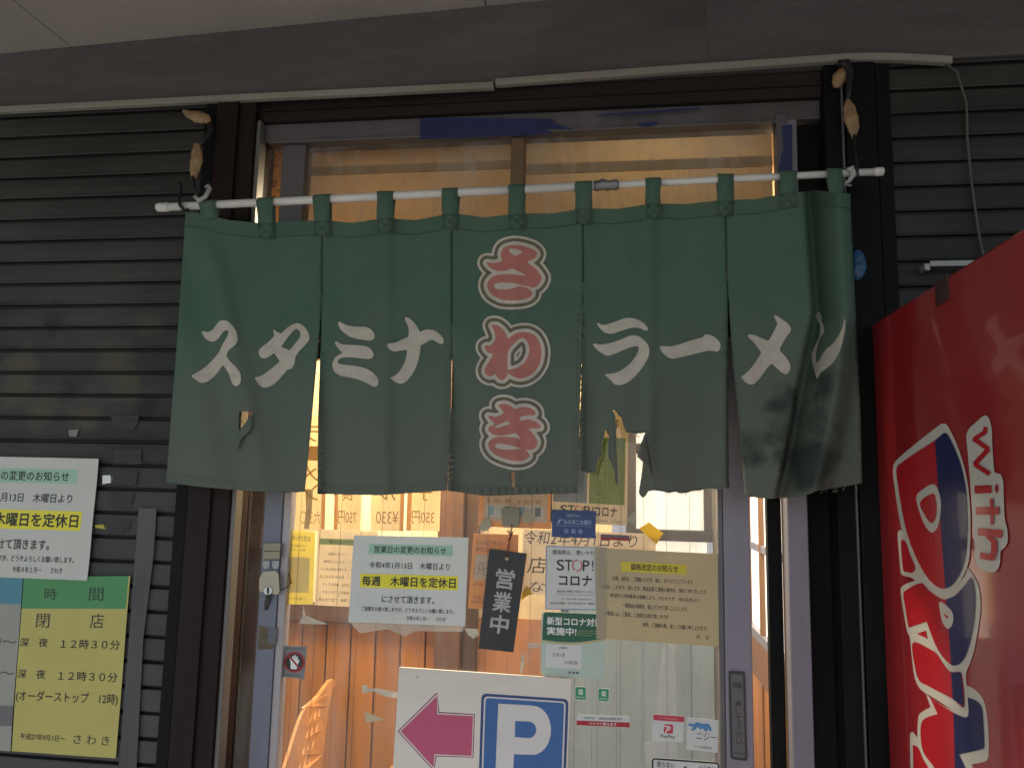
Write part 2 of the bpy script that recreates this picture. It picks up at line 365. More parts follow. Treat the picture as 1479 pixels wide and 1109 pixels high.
m = MB().tube([(wx(1030), 0.53, 0.0), (wx(1030), 0.53, 2.79)], 0.012, mat('steel_pipe', (0.30, 0.30, 0.30), 0.3, metal=0.8), n=16)
tag(m.build('steel_pipe'), 'vertical steel pipe behind the right edge of the door glass', 'pipe')
pt = thing('partition_board', 'pale grey boarded partition low behind the right half of the door', 'partition', (0.12, 0.66, 0))
pm = mat('pale_grey_board', (0.33, 0.43, 0.49), 0.6, var=0.12, scale=3, stretch=(2, 2, 0.4), dirt=(0.24, 0.30, 0.31), dscale=3, dmax=0.6)
m = MB(); x = -0.16
while x < 0.40:
    m.box(x + 0.0004, x + 0.0796, 0.640, 0.66, 0, 1.055, pm); x += 0.08
m.box(-0.16, 0.40, 0.655, 0.68, 0, 1.055, gf)
m.build('board', pt); MB().box(-0.185, -0.161, 0.63, 0.68, 0, 1.055, gf).build('edge_post', pt)
# side wall with lattice door, seen through the gap right of the sliding door
sd = thing('lattice_door', 'brown lattice inner door with glowing white panes seen through the right gap', 'door', (0.52, 0.85, 0))
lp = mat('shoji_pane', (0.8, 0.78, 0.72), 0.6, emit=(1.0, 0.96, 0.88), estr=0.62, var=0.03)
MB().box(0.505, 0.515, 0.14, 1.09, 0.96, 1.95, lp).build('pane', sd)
lb = mat('lattice_wood', (0.20, 0.10, 0.045), 0.5, var=0.2, stretch=(1, 2, 0.3))
m = MB()
for y in (0.16, 0.545, 0.80, 1.07): m.box(0.488, 0.504, y, y + (0.03 if y < 1 else 0.025), 0.0, 1.95, lb)
for z in (1.235, 1.52, 1.80): m.box(0.490, 0.504, 0.14, 1.095, z, z + 0.026, lav_metal)
m.build('lattice', sd, bevel=0.002)
MB().box(0.486, 0.515, 0.14, 1.095, 0.93, 0.959, lav_metal).box(0.486, 0.515, 0.14, 1.095, 0.80, 0.929, lb).build('rail', sd)
MB().box(0.492, 0.515, 0.14, 1.095, 0.0, 0.799, orange).build('lower_panel', sd)
MB().box(0.516, 0.58, 0.13, 1.15, 0, 2.95, tan).build('side_wall', room)
MB().box(-3.0, -2.95, 0.12, 1.15, 0, 2.95, tan).build('side_wall', room)
MB().box(-3.0, 0.58, 0.125, 1.15, 2.80, 2.83, mat('ceiling_board', (0.6, 0.46, 0.26), 0.7)).build('ceiling', room)
MB().box(-3.0, 0.515, 0.125, 1.099, -0.003, 0.02, mat('floor_tile', (0.2, 0.15, 0.11), 0.4)).build('floor', room)
blm = mat('tan_blind', (0.60, 0.47, 0.30), 0.7, var=0.08, scale=3, stretch=(0.5, 1, 1), dirt=(0.5, 0.32, 0.15), dscale=2, dmax=0.5, transl=0.21)
bl = thing('window_blind', 'tan backlit blinds behind the transom panes above the curtain', 'blind', (-0.25, 0.15, 1.9))
MB().box(-0.94, -0.285, 0.150, 0.153, 1.9, 2.47, blm).box(-0.94, -0.285, 0.143, 0.149, 2.375, 2.40, mat('blind_batten', (0.50, 0.37, 0.21), 0.6, transl=0.15)).build('panel', bl)
MB().box(-0.277, 0.43, 0.150, 0.153, 1.9, 2.47, blm).box(-0.277, 0.43, 0.143, 0.149, 2.355, 2.385, MATS['blind_batten']).build('panel', bl)
# dark post just inside, left of the door stile
MB().box(-1.085, -1.02, 0.20, 0.24, 0, 1.84, darkbrown).build('inner_post', room)
MB().box(-1.20, -0.955, 0.20, 0.23, 1.841, 2.6, mat('grimy_tan_board', (0.50, 0.33, 0.15), 0.7, var=0.2, dirt=(0.05, 0.035, 0.02), dscale=22, dlo=0.54, dhi=0.62, dmax=0.9, transl=0.25)).build('grimy_board', room)
MB().box(-1.06, -1.0425, 0.101, 0.12, 0, 2.48, black_paint).build('reveal', fr)
MB().box(-1.6, -1.041, 0.19, 0.23, 1.25, 1.32, brown).box(-1.6, -1.041, 0.195, 0.23, 0.0, 0.88, darkbrown).build('inner_rail', room)

def lamp(x, y, z, sx, sy, e, col, label):
    t = thing('ceiling_lamp', label, 'lamp', (x, y, z), None)
    MB().box(x - sx / 2 - 0.02, x + sx / 2 + 0.02, y - sy / 2 - 0.02, y + sy / 2 + 0.02, z + 0.012, z + 0.06, white_ink).build('housing', t)
    MB().box(x - sx / 2, x + sx / 2, y - sy / 2, y + sy / 2, z + 0.002, z + 0.0115, mat('lamp_diffuser', (0.8, 0.75, 0.6), 0.5, emit=(1, 0.8, 0.5), estr=3)).build('diffuser', t)
    l = bpy.data.lights.new('lamp_light', 'AREA'); l.shape = 'RECTANGLE'; l.size = sx; l.size_y = sy; l.energy = e; l.color = col
    o = bpy.data.objects.new('lamp_light', l); put(o, t, (x, y, z))
lamp(-0.80, 0.72, 2.45, 0.6, 0.3, 43, (1.0, 0.84, 0.59), 'flat warm ceiling lamp of the room, left one above the door glass')
lamp(0.12, 0.40, 2.55, 0.4, 0.2, 9, (0.90, 0.98, 0.90), 'small warm ceiling lamp of the room, above the partition')

# wooden chair behind the glass
ch = thing('wooden_chair', 'orange bentwood chair with slotted back behind the lower left glass', 'chair', (-0.62, 0.72, 0))
cw = mat('chair_wood', (0.40, 0.18, 0.06), 0.35, var=0.2, stretch=(2, 2, 0.4))
def cdep(x, y): return 0.45 + 0.35 * (x - 437) / 41.0 - 0.10 * (y - 1022) / 130.0
def holed(loops, ff, fb, m):
    flat = [p for l in loops for p in l]; tri = tessellate_polygon([[Vector((p[0], p[1], 0)) for p in l] for l in loops]); n = len(flat)
    fs = [tuple(t) for t in tri] + [tuple(n + i for i in reversed(t)) for t in tri]; k = 0
    for l in loops:
        fs += [(k + i, k + (i + 1) % len(l), n + k + (i + 1) % len(l), n + k + i) for i in range(len(l))]; k += len(l)
    return MB().add([ff(*p) for p in flat] + [fb(*p) for p in flat], fs, m)
outl = [(425, 1050), (431, 1034), (437, 1022), (447, 1016), (458, 1006), (468, 992), (474, 983), (478, 980.5), (480.5, 985), (476, 1000), (471, 1020), (467, 1050), (463, 1090), (458, 1150), (395, 1150), (408, 1105)]
slots = [[(x - 2.2, y + 6), (x - 0.2, y - 6), (x + 2.0, y - 7), (x + 0.2, y + 5)] for x, y in ((444, 1038), (450.5, 1034), (457, 1030), (439, 1061), (446, 1056), (453, 1052), (433.5, 1085), (440.5, 1079), (447.5, 1075), (428, 1108), (435, 1103), (442, 1098))]
holed([outl] + slots, lambda x, y: P(x, y, cdep(x, y)), lambda x, y: P(x, y, cdep(x, y)) + np.array([0.006, 0.012, 0]), cw).build('backrest', ch)
MB().tube([P(x, y, cdep(x, y)) + np.array([0, -0.004, 0]) for x, y in ((436, 1024), (447, 1016.5), (458, 1006.5), (468, 992.5), (474, 984), (478.5, 982))], [0.006, 0.0075, 0.0085, 0.009, 0.008, 0.006], cw).build('top_rail', ch)
MB().tube([P(395, 1150, cdep(395, 1150)), (-0.80, 0.46, 0.43)], 0.014, cw).build('back_post', ch); MB().tube([P(458, 1150, cdep(458, 1150)), (-0.70, 0.80, 0.43)], 0.014, cw).build('back_post', ch)
MB().box(-0.80, -0.42, 0.46, 0.84, 0.42, 0.45, cw).build('seat', ch, bevel=0.01)
for x, y in ((-0.795, 0.48), (-0.795, 0.82), (-0.44, 0.48), (-0.44, 0.82)):
    MB().tube([(x, y, 0.02), (x, y, 0.42)], [0.012, 0.017], cw).build('leg', ch)

# ------------------------------------------------------------------ curtain rod and hangers
NY = -0.12
rod_m = mat('white_rod', (0.62, 0.62, 0.59), 0.35, var=0.08, stretch=(0.3, 1, 1), dirt=(0.3, 0.29, 0.26), dscale=8, dlo=0.55, dhi=0.7, dmax=0.6)
def rodp(x): return P(x, 300 + (x - 228) * (248 - 300) / (1275 - 228), NY)
rod = thing('curtain_rod', 'white extending rod carrying the green shop curtain', 'rod', rodp(750))
MB().tube([rodp(240), rodp(862)], 0.0108, rod_m, n=20).build('outer_tube', rod)
MB().tube([rodp(860), rodp(1266)], 0.0088, rod_m, n=20).build('inner_tube', rod)
MB().tube([rodp(227), rodp(231), rodp(243), rodp(244)], [0.0105, 0.0125, 0.0125, 0.0105], rod_m, n=20).build('end_cap', rod)
MB().tube([rodp(1262), rodp(1264), rodp(1275), rodp(1276)], [0.009, 0.0105, 0.0105, 0.009], rod_m, n=20).build('end_cap', rod)
tape_m = mat('silver_tape', (0.20, 0.20, 0.21), 0.32, metal=0.5, var=0.35, scale=40, bump=0.5, bscale=50)
m = MB(); rr = random.Random(3)
m.tube([rodp(858 + 4 * i) + np.array([0, 0, (0.004 if i == 3 else 0.0) + rr.uniform(-.001, .001)]) for i in range(10)], [0.0113] + [0.0118 + rr.uniform(0, .0028) for _ in range(8)] + [0.0095], tape_m, n=14)
m.build('tape_wrap', rod)

packet_m = mat('tan_packing_tape', (0.27, 0.175, 0.085), 0.4, var=0.3, scale=30, bump=0.6, bscale=45)
cable_m = mat('black_cord', (0.01, 0.01, 0.01), 0.5)
vinyl_m = mat('clear_vinyl', (0.5, 0.5, 0.48), 0.2, alpha=0.55)
def blob(pts, rs, m, seed, n=12, flat=0.55):
    """lumpy taped lump following a px path, flattened front to back"""
    r = random.Random(seed); mb = MB(); P2 = []; R2_ = []
    for i in range(len(pts) - 1):
        for j in range(4):
            t = j / 4; P2.append(np.array(pts[i]) * (1 - t) + np.array(pts[i + 1]) * t); R2_.append((rs[i] * (1 - t) + rs[i + 1] * t) * (1 + r.uniform(-0.05, 0.06)))
    mb.tube(P2 + [pts[-1]], R2_ + [rs[-1]], m, n=n)
    c = np.mean(pts, 0)
    mb.v = [(v[0] + r.uniform(-.0011, .0011), c[1] + (v[1] - c[1]) * flat + r.uniform(-.001, .001), v[2] + r.uniform(-.0011, .0011)) for v in mb.v]
    return mb
hl = thing('rod_hanger', 'black cord hanger with tan taped knots holding the left end of the rod', 'hanger', P(287, 230, -0.07), 'hangers of the curtain rod')
blob([P(265, 160, -.04), P(274, 166, -.04), P(287, 170, -.04), P(298, 172, -.045), P(302, 178, -.045)], [.004, .012, .019, .014, .006], packet_m, 1).build('knot', hl)
MB().tube([P(300, 172, -.04), P(306, 190, -.04), P(296, 202, -.05), P(285, 213, -.06)], [.008, .009, .008, .007], cable_m).build('cord', hl)
blob([P(286, 210, -.065), P(285, 220, -.07), P(284, 232, -.075), P(281, 246, -.08), P(279, 257, -.085)], [.009, .015, .0185, .016, .006], packet_m, 2).build('knot', hl)
MB().tube([P(279, 255, -.085), P(281, 270, -.10), P(285, 283, -.115)], .0038, cable_m).build('cord', hl)
MB().tube([P(260, 264, -.11), P(262, 275, -.115), P(258, 287, -.125), P(260, 297, -.135), P(266, 304, -.137), P(272, 303, -.12)], .0045, cable_m).build('hook', hl)
MB().tube([P(281, 284, -.135), P(288, 290, -.137), P(297, 284, -.137), P(303, 272, -.13), P(301, 268, -.125), P(296, 271, -.125)], [.005, .007, .006, .006, .005, .003], vinyl_m).build('tie', hl)
hr = thing('rod_hanger', 'black cord hanger with tan taped knots holding the right end of the rod', 'hanger', P(1230, 180, -0.07), 'hangers of the curtain rod')
blob([P(1222, 96, -.03), P(1218, 103, -.03), P(1213, 112, -.035), P(1209, 122, -.035), P(1207, 126, -.035)], [.006, .013, .018, .014, .006], packet_m, 4).build('knot', hr)
MB().tube([P(1210, 93, -.035), P(1222, 92, -.04), P(1228, 104, -.04), P(1226, 130, -.05), P(1224, 148, -.06)], [.01, .012, .01, .006, .005], cable_m).build('cord', hr)
blob([P(1224, 147, -.06), P(1226, 156, -.065), P(1229, 170, -.07), P(1233, 184, -.075), P(1234, 198, -.08)], [.006, .014, .0175, .015, .005], packet_m, 5).build('knot', hr)
MB().tube([P(1234, 196, -.08), P(1235, 220, -.10), P(1238, 240, -.125), P(1239, 256, -.134)], .0036, cable_m).build('cord', hr)
MB().tube([P(1224, 246, -.133), P(1230, 243, -.134), P(1233, 252, -.135), P(1226, 262, -.135), P(1219, 266, -.13), P(1229, 268, -.125)], [.006, .008, .007, .005, .004, .003], vinyl_m).build('tie', hr)

# ------------------------------------------------------------------ noren curtain
def spl(pts, n=6):
    """closed smooth outline; a third entry marks a sharp corner"""
    k = len(pts); q = [np.array(p[:2], float) for p in pts]; out = []
    tg = [np.zeros(2) if len(pts[i]) > 2 else (q[(i + 1) % k] - q[i - 1]) * 0.5 for i in range(k)]
    for i in range(k):
        a, b = q[i], q[(i + 1) % k]; ta, tb = tg[i], tg[(i + 1) % k]
        L = np.linalg.norm(b - a)
        for t_, s in ((ta, 0), (tb, 1)):
            nrm = np.linalg.norm(t_)
            if nrm > L: 
                if s == 0: ta = t_ * L / nrm
                else: tb = t_ * L / nrm
        for j in range(n):
            t = j / n; h00 = 2 * t**3 - 3 * t * t + 1; h10 = t**3 - 2 * t * t + t; h01 = -2 * t**3 + 3 * t * t; h11 = t**3 - t * t
            out.append(h00 * a + h10 * ta + h01 * b + h11 * tb)
    return np.array(out)
def inpoly(pts, loops):
    x, y = pts[:, 0], pts[:, 1]; c = np.zeros(len(pts), bool)
    for lp_ in loops:
        a = lp_; b = np.roll(lp_, -1, 0)
        for (x1, y1), (x2, y2) in zip(a, b):
            if y1 == y2: continue
            c ^= ((y1 > y) != (y2 > y)) & (x < (x2 - x1) * (y - y1) / (y2 - y1) + x1)
    return c
def sdf(pts, loops):
    d = np.full(len(pts), 1e9)
    for lp_ in loops:
        b = np.roll(lp_, -1, 0)
        for p, q in zip(lp_, b):
            e = q - p; L = e @ e
            if L < 1e-12: continue
            t = np.clip(((pts - p) @ e) / L, 0, 1); w = pts - p - t[:, None] * e
            d = np.minimum(d, np.hypot(w[:, 0], w[:, 1]))
    return np.where(inpoly(pts, loops), -d, d)
def iso(loops, bands, h=1.6):
    """triangulated draped patches: bands = [(lo, hi, material)] of signed distance to the outline, in px"""
    allp = np.vstack(loops); pad = max(b[1] for b in bands) + 2 * h
    lo = allp.min(0) - pad; hi = allp.max(0) + pad
    nx, ny = int((hi[0] - lo[0]) / h) + 2, int((hi[1] - lo[1]) / h) + 2
    gx = lo[0] + h * np.arange(nx); gy = lo[1] + h * np.arange(ny)
    G = np.stack(np.meshgrid(gx, gy), -1).reshape(-1, 2); S = sdf(G, loops).reshape(ny, nx)
    res = []
    def clip(poly, lim, keep_less):
        o = []
        for i in range(len(poly)):
            a, b = poly[i], poly[(i + 1) % len(poly)]
            ia = (a[2] <= lim) == keep_less; ib = (b[2] <= lim) == keep_less
            if ia: o.append(a)
            if ia != ib:
                t = (lim - a[2]) / (b[2] - a[2]); o.append(tuple(a[k] + t * (b[k] - a[k]) for k in range(3)))
        return o
    for (b0, b1, m) in bands:
        polys = []
        for j in range(ny - 1):
            for i in range(nx - 1):
                c = (S[j, i], S[j, i + 1], S[j + 1, i + 1], S[j + 1, i])
                if min(c) > b1 or max(c) <= b0: continue
                q = [(gx[i], gy[j], c[0]), (gx[i + 1], gy[j], c[1]), (gx[i + 1], gy[j + 1], c[2]), (gx[i], gy[j + 1], c[3])]
                if max(c) > b1: q = clip(q, b1, True)
                if q and min(c) <= b0: q = clip(q, b0, False)
                if len(q) >= 3: polys.append([(p[0], p[1]) for p in q])
        res.append((m, polys))
    return res

def lerp_tab(tab, t):
    for (a, va), (b, vb) in zip(tab, tab[1:]):
        if t <= b: return va + (vb - va) * max(0, (t - a)) / (b - a)
    return tab[-1][1]
def sm(t): t = max(0.0, min(1.0, t)); return t * t * (3 - 2 * t)
def fold(x, y):
    """depth of the hanging cloth relative to its mean plane (negative = towards the street)"""
    t = max(0.0, min(1.2, (y - 300) / 410.0))
    f = t * (0.0045 * math.sin(x / 31.0 + 0.7) + 0.0065 * math.sin(x / 57.0 + 1.3 + y / 520) + 0.0022 * math.sin(x / 14.0 + y / 170))
    f += (0.0035 * math.sin(x * 2 * math.pi / 95.0 + 0.5) * max(0, 1 - t * 2.2))                       # sag between the tabs
    for cx, a in ((558, .006), (744, .004), (938, .008)): f += -a * math.exp(-((x - cx) / 9.0) ** 2)   # pressed creases
    if x < 460:                                                                  # drag fold running down to the hole
        c = 292 + (y - 320) * 0.235; d = x - c
        f += -0.022 * math.exp(-(d / 20.0) ** 2) * sm((y - 318) / 60) * (1 - 0.6 * sm((y - 560) / 120)) 
        f += 0.012 * math.exp(-((d + 34) / 22.0) ** 2) * sm((y - 318) / 60)
        f += 0.012 * sm((300 - x) / 50) * t
    # slit edges curl
    for cx, yo in ((463, 430), (652, 470), (842, 410), (1051, 415)):
        if y > yo:
            g = sm((y - yo) / 200); d = x - cx
            f += g * (0.014 * math.exp(-(max(d, 0) / 26.0) ** 2) if d > 0 else -0.010 * math.exp(-(d / 26.0) ** 2))
    # wrinkle drawn from the tab at the slit tops
    d = (x - 560) + (y - 700) * -0.3
    f += -0.003 * math.exp(-((x - 500 - (y - 430) * 0.22) / 16.0) ** 2) * sm((y - 430) / 80)
    f += 0.004 * math.exp(-((x - 700 + (y - 560) * 0.5) / 14.0) ** 2) * sm((y - 560) / 60) - 0.005 * math.exp(-((x - 985 + (y - 420) * 0.25) / 15.0) ** 2) * sm((y - 400) / 60) - 0.004 * math.exp(-((x - 905 - (y - 380) * 0.1) / 13.0) ** 2) * sm((520 - y) / 90)
    if x > 1055:                                                                 # deep end fold
        L = lerp_tab([(280, 1160), (450, 1172), (560, 1150), (640, 1136), (720, 1118)], y); R_ = lerp_tab([(280, 1210), (450, 1219), (560, 1207), (640, 1192), (720, 1172)], y)
        w = R_ - L; q_ = (x - L) / w; f += -0.02 * sm((x - L + 60) / 60) + 0.095 * sm((x - L) / 7) - 0.105 * max(0.0, min(1.0, (x - L - 5) / (w - 5))) + 0.04 * sm((x - R_) / 34)
    return f
def drape(x, y, off=0.0): return P(x, y, NY + fold(x, y) - off)

noren_m = mat('green_cotton', (0.078, 0.140, 0.101), 0.85, var=0.12, scale=3.5, dirt=(0.102, 0.130, 0.100), dscale=2.6, dlo=0.42, dhi=0.75, dmax=0.6, bump=0.30, bscale=22, transl=0.10, spec=0.15)
noren_d = mat('green_cotton_hem', (0.072, 0.130, 0.094), 0.88, var=0.14, scale=6, dirt=(0.094, 0.120, 0.092), dscale=2.6, dlo=0.42, dhi=0.75, dmax=0.6, bump=0.3, bscale=70, transl=0.06, spec=0.15)
# soiled, sun-bleached lower edge of the cloth: a slow mix by height; on the shutter it paints in light
def soil_and_light(m, zlo, zhi, col, mx_):
    t = m.node_tree; N = t.nodes; L = t.links; b = N['Principled BSDF']; src = b.inputs['Base Color'].links[0].from_socket
    g = N.new('ShaderNodeNewGeometry'); sx = N.new('ShaderNodeSeparateXYZ'); L.new(g.outputs['Position'], sx.inputs[0])
    n = N.new('ShaderNodeTexNoise'); n.inputs['Scale'].default_value = 5; n.inputs['Detail'].default_value = 5; L.new(g.outputs['Position'], n.inputs['Vector'])
    ad = N.new('ShaderNodeMath'); ad.operation = 'MULTIPLY_ADD'; ad.inputs[1].default_value = 0.5; L.new(n.outputs['Fac'], ad.inputs[0]); L.new(sx.outputs['Z'], ad.inputs[2])
    r = N.new('ShaderNodeMapRange'); r.inputs[1].default_value = zhi + .25; r.inputs[2].default_value = zlo + .25; r.inputs[4].default_value = mx_; L.new(ad.outputs[0], r.inputs[0])
    x = N.new('ShaderNodeMix'); x.data_type = 'RGBA'; x.inputs[7].default_value = (*col, 1); L.new(r.outputs[0], x.inputs[0]); L.new(src, x.inputs[6])
    for l in list(b.inputs['Base Color'].links): L.remove(l)
    L.new(x.outputs[2], b.inputs['Base Color'])
    for q in N:
        if q.type == 'BSDF_TRANSLUCENT': L.new(x.outputs[2], q.inputs['Color'])
soil_and_light(noren_m, 1.40, 1.95, (0.142, 0.145, 0.118), 0.8); soil_and_light(noren_d, 1.40, 1.95, (0.130, 0.133, 0.107), 0.8)
noren_s = noren_m.copy(); noren_s.name = 'green_cotton_stained'
def stain(m, spots, col, Y=NY):
    t = m.node_tree; N = t.nodes; L = t.links; b = N['Principled BSDF']; src = b.inputs['Base Color'].links[0].from_socket
    g = N.new('ShaderNodeNewGeometry'); n = N.new('ShaderNodeTexNoise'); n.inputs['Scale'].default_value = 16; n.inputs['Detail'].default_value = 5; L.new(g.outputs['Position'], n.inputs['Vector'])
    for (px, py, r) in spots:
        c = P(px, py, Y); d = N.new('ShaderNodeVectorMath'); d.operation = 'DISTANCE'; d.inputs[1].default_value = c; L.new(g.outputs['Position'], d.inputs[0])
        ad = N.new('ShaderNodeMath'); ad.operation = 'MULTIPLY_ADD'; ad.inputs[1].default_value = -0.16; L.new(n.outputs['Fac'], ad.inputs[0]); L.new(d.outputs['Value'], ad.inputs[2])
        r_ = N.new('ShaderNodeMapRange'); r_.inputs[1].default_value = r - 0.075; r_.inputs[2].default_value = r - 0.125; r_.inputs[4].default_value = 0.8; L.new(ad.outputs[0], r_.inputs[0])
        x = N.new('ShaderNodeMix'); x.data_type = 'RGBA'; x.inputs[7].default_value = (*col, 1); L.new(r_.outputs[0], x.inputs[0]); L.new(src, x.inputs[6]); src = x.outputs[2]
    for l in list(b.inputs['Base Color'].links): L.remove(l)
    L.new(src, b.inputs['Base Color'])
stain(noren_s, ((1155, 600, 0.075), (1160, 660, 0.09), (1125, 575, 0.04), (1085, 650, 0.05), (1190, 560, 0.05)), (0.03, 0.042, 0.036))
soil_and_light(shutter_m, 0.85, 1.65, (0.085, 0.084, 0.079), 0.7)      # stronger light low down, painted in as paler lower slats
stain(shutter_m, ((168, 524, .07), (25, 552, .08), (60, 590, .06), (215, 470, .05), (190, 555, .06), (120, 600, .06), (40, 520, .05)), (0.072, 0.064, 0.038), 0.0)
stain(shutter_m, ((215, 590, .045), (105, 560, .04), (80, 462, .045)), (0.008, 0.008, 0.007), 0.0)
cream_print = mat('cream_print', (0.47, 0.43, 0.355), 0.8, var=0.14, scale=22, dirt=(0.30, 0.27, 0.22), dscale=14, dlo=0.5, dhi=0.75, dmax=0.6, spec=0.2)
red_print = mat('faded_red_print', (0.41, 0.155, 0.13), 0.8, var=0.1, scale=25, dirt=(0.30, 0.15, 0.12), dscale=9, dmax=0.6, spec=0.2)
olive_print = mat('olive_print', (0.125, 0.115, 0.078), 0.8, var=0.12, scale=25, spec=0.2)

NOR = thing('noren_curtain', 'green split shop curtain with cream brush lettering, torn and stained, hanging across the doorway', 'curtain', P(745, 500, NY))
def cloth(loops, m, name, parent, off=0.0, step=5.0, solid=0.0011, fn=drape, jag=0.0, seed=0):
    """cloth patch inside px outlines (first is outer, others holes)"""
    r = random.Random(seed); V = []; Ed = []
    LS = []
    for lp_ in loops:
        o = []
        for i in range(len(lp_)):
            a = np.array(lp_[i][:2], float); b = np.array(lp_[(i + 1) % len(lp_)][:2], float); n = max(1, int(np.linalg.norm(b - a) / (step * 0.8)))
            for j in range(n):
                q = a + (b - a) * j / n
                if jag and j: q = q + np.array([r.uniform(-jag, jag), r.uniform(-jag, jag)])
                o.append(q)
        LS.append(np.array(o))
    for o in LS:
        k = len(V); V += [tuple(q) for q in o]; Ed += [(k + i, k + (i + 1) % len(o)) for i in range(len(o))]
    lo = LS[0].min(0); hi = LS[0].max(0); G = []
    y = lo[1]; row = 0
    while y < hi[1]:
        x = lo[0] + (row % 2) * step / 2
        while x < hi[0]: G.append((x, y)); x += step
        y += step * 0.87; row += 1
    G = np.array(G)
    if len(G):
        keep = sdf(G, LS) < -step * 0.45; V += [tuple(q) for q in G[keep]]
    v, e, f, *_ = delaunay_2d_cdt([Vector(q) for q in V], Ed, [], 0, 1e-4)
    v = np.array([tuple(q) for q in v]); f = [tuple(t) for t in f]
    c = np.array([v[list(t)].mean(0) for t in f]); ok = inpoly(c, LS)
    f = [t for t, k in zip(f, ok) if k]
    f = [t if ((v[t[1]] - v[t[0]])[0] * (v[t[2]] - v[t[0]])[1] - (v[t[1]] - v[t[0]])[1] * (v[t[2]] - v[t[0]])[0]) < 0 else t[::-1] for t in f]
    mb = MB(); mb.norm = False; mb.add([fn(q[0], q[1], off) for q in v], f, m, True)
    return mb.build(name, parent, solid=solid)
top = [(268, 306), (290, 308), (330, 318), (372, 322), (420, 320), (465, 318), (510, 322), (555, 315), (600, 318), (652, 308), (700, 314), (745, 309), (800, 308), (842, 301), (890, 302), (945, 294), (990, 295), (1047, 289), (1090, 288), (1135, 280), (1180, 275), (1228, 280)]
def topseg(a, b): return [p for p in top if a <= p[0] <= b]
p1 = topseg(268, 465) + [(464.4, 430), (461, 480), (458, 515), (450, 605), (440, 710), (420, 711), (360, 709), (300, 704), (240, 697), (247, 600), (255, 500), (262, 400)]
hole1 = [(345.5, 594.5), (366.5, 594), (350.5, 616), (344.3, 620)]
p2 = topseg(465, 652) + [(652.2, 470), (652.4, 520), (651, 600), (645.6, 708), (550, 715), (500, 714), (459, 713), (460, 600), (463, 510), (464.6, 430)]
p3 = topseg(652, 842) + [(842, 410), (840.6, 500), (836.5, 620), (834, 712), (800, 713), (760, 714), (700, 716), (646.4, 708.5), (651.8, 600), (653.2, 520), (652.4, 470)]
hole3 = [(738.5, 681), (742.5, 681), (744.5, 704), (751, 709.5), (736, 709.5), (739, 703)]
def c8(l): return [(820 + a / 6.1625, 570 + b / 6.1625) for a, b in l]
p4 = topseg(842, 1047) + [(1050.5, 415), (1051.5, 500), (1052.5, 640), (1053, 706)] + c8([(1385, 828), (1330, 838), (1260, 832), (1190, 842), (1172, 850), (1120, 850), (1060, 872), (1000, 876), (960, 862), (900, 868), (850, 858), (815, 856), (700, 480), (690, 337), (655, 340), (600, 346), (560, 338), (520, 332), (500, 290), (486, 235), (480, 200), (455, 182), (440, 160), (402, 133), (420, 190), (432, 300), (434, 480), (444, 640), (448, 765), (436, 803), (418, 760), (416, 690), (400, 625), (362, 560), (360, 460), (372, 370), (352, 345), (335, 296), (322, 365), (308, 410), (300, 545), (268, 560), (258, 640), (250, 690), (180, 695), (105, 668)]) + [(838, 600), (841.4, 500), (842.4, 410)]
p5 = topseg(1047, 1228) + [(1236, 450), (1243, 600), (1245, 698), (1215, 703), (1178, 709), (1172, 712), (1150, 718), (1110, 720), (1076, 717), (1068, 620), (1058, 520), (1051.5, 415)]
panels = []
for k, (lp_, ho, jg) in enumerate(((p1, [hole1], 0), (p2, [], 0), (p3, [hole3], 0), (p4, [], 0.5), (p5, [], 0.3))):
    panels.append(cloth([lp_] + ho, noren_s if k == 4 else noren_m, 'panel', NOR, jag=jg, seed=k))
panels[0]['label'] = 'left panel with a ripped hole'; panels[3]['label'] = 'torn and frayed panel'; panels[4]['label'] = 'right end panel folded deeply'
def strip(pts_top, pts_bot, name, parent, off=0.0016, m=noren_d, step=5): return cloth([pts_top + pts_bot[::-1]], m, name, parent, off=off, step=step, solid=0.0)
# hems: head band, bottoms, and slit edges
strip(top, [(x, y + 21) for x, y in top], 'head_band', NOR, off=0.0014)
strip([(241.5, 683), (300, 691), (360, 696), (420, 698), (441, 697)], [(240.2, 696.5), (300, 703.6), (360, 708.6), (420, 710.6), (440, 709.6)], 'hem', panels[0])
strip([(459.2, 701), (550, 702), (646, 695)], [(459, 712.5), (550, 714.5), (645.5, 707.6)], 'hem', panels[1])
def pleat(x, y, off): return P(x, y, NY + fold(x, y) - off - 0.0060 * (0.5 + 0.5 * math.sin(x / 1.75 + 0.8 * math.sin(x / 9))) ** 3 * sm((y - 697) / 12))
cloth([[(647, 698), (700, 704), (760, 703), (800, 701), (834.2, 699), (834, 711.6), (800, 712.6), (760, 713.6), (700, 715.6), (646.5, 708.2)]], noren_d, 'hem', panels[2], off=0.0018, step=1.6, solid=0, fn=pleat)
strip([(646.5, 520), (646, 600), (641, 700)], [(652, 520), (650.6, 600), (645.4, 700)], 'hem', panels[1], off=0.0022)
strip([(835.5, 450), (832.5, 560), (829, 700)], [(841.5, 450), (837.8, 580), (834.2, 700)], 'hem', panels[2], off=0.0022)
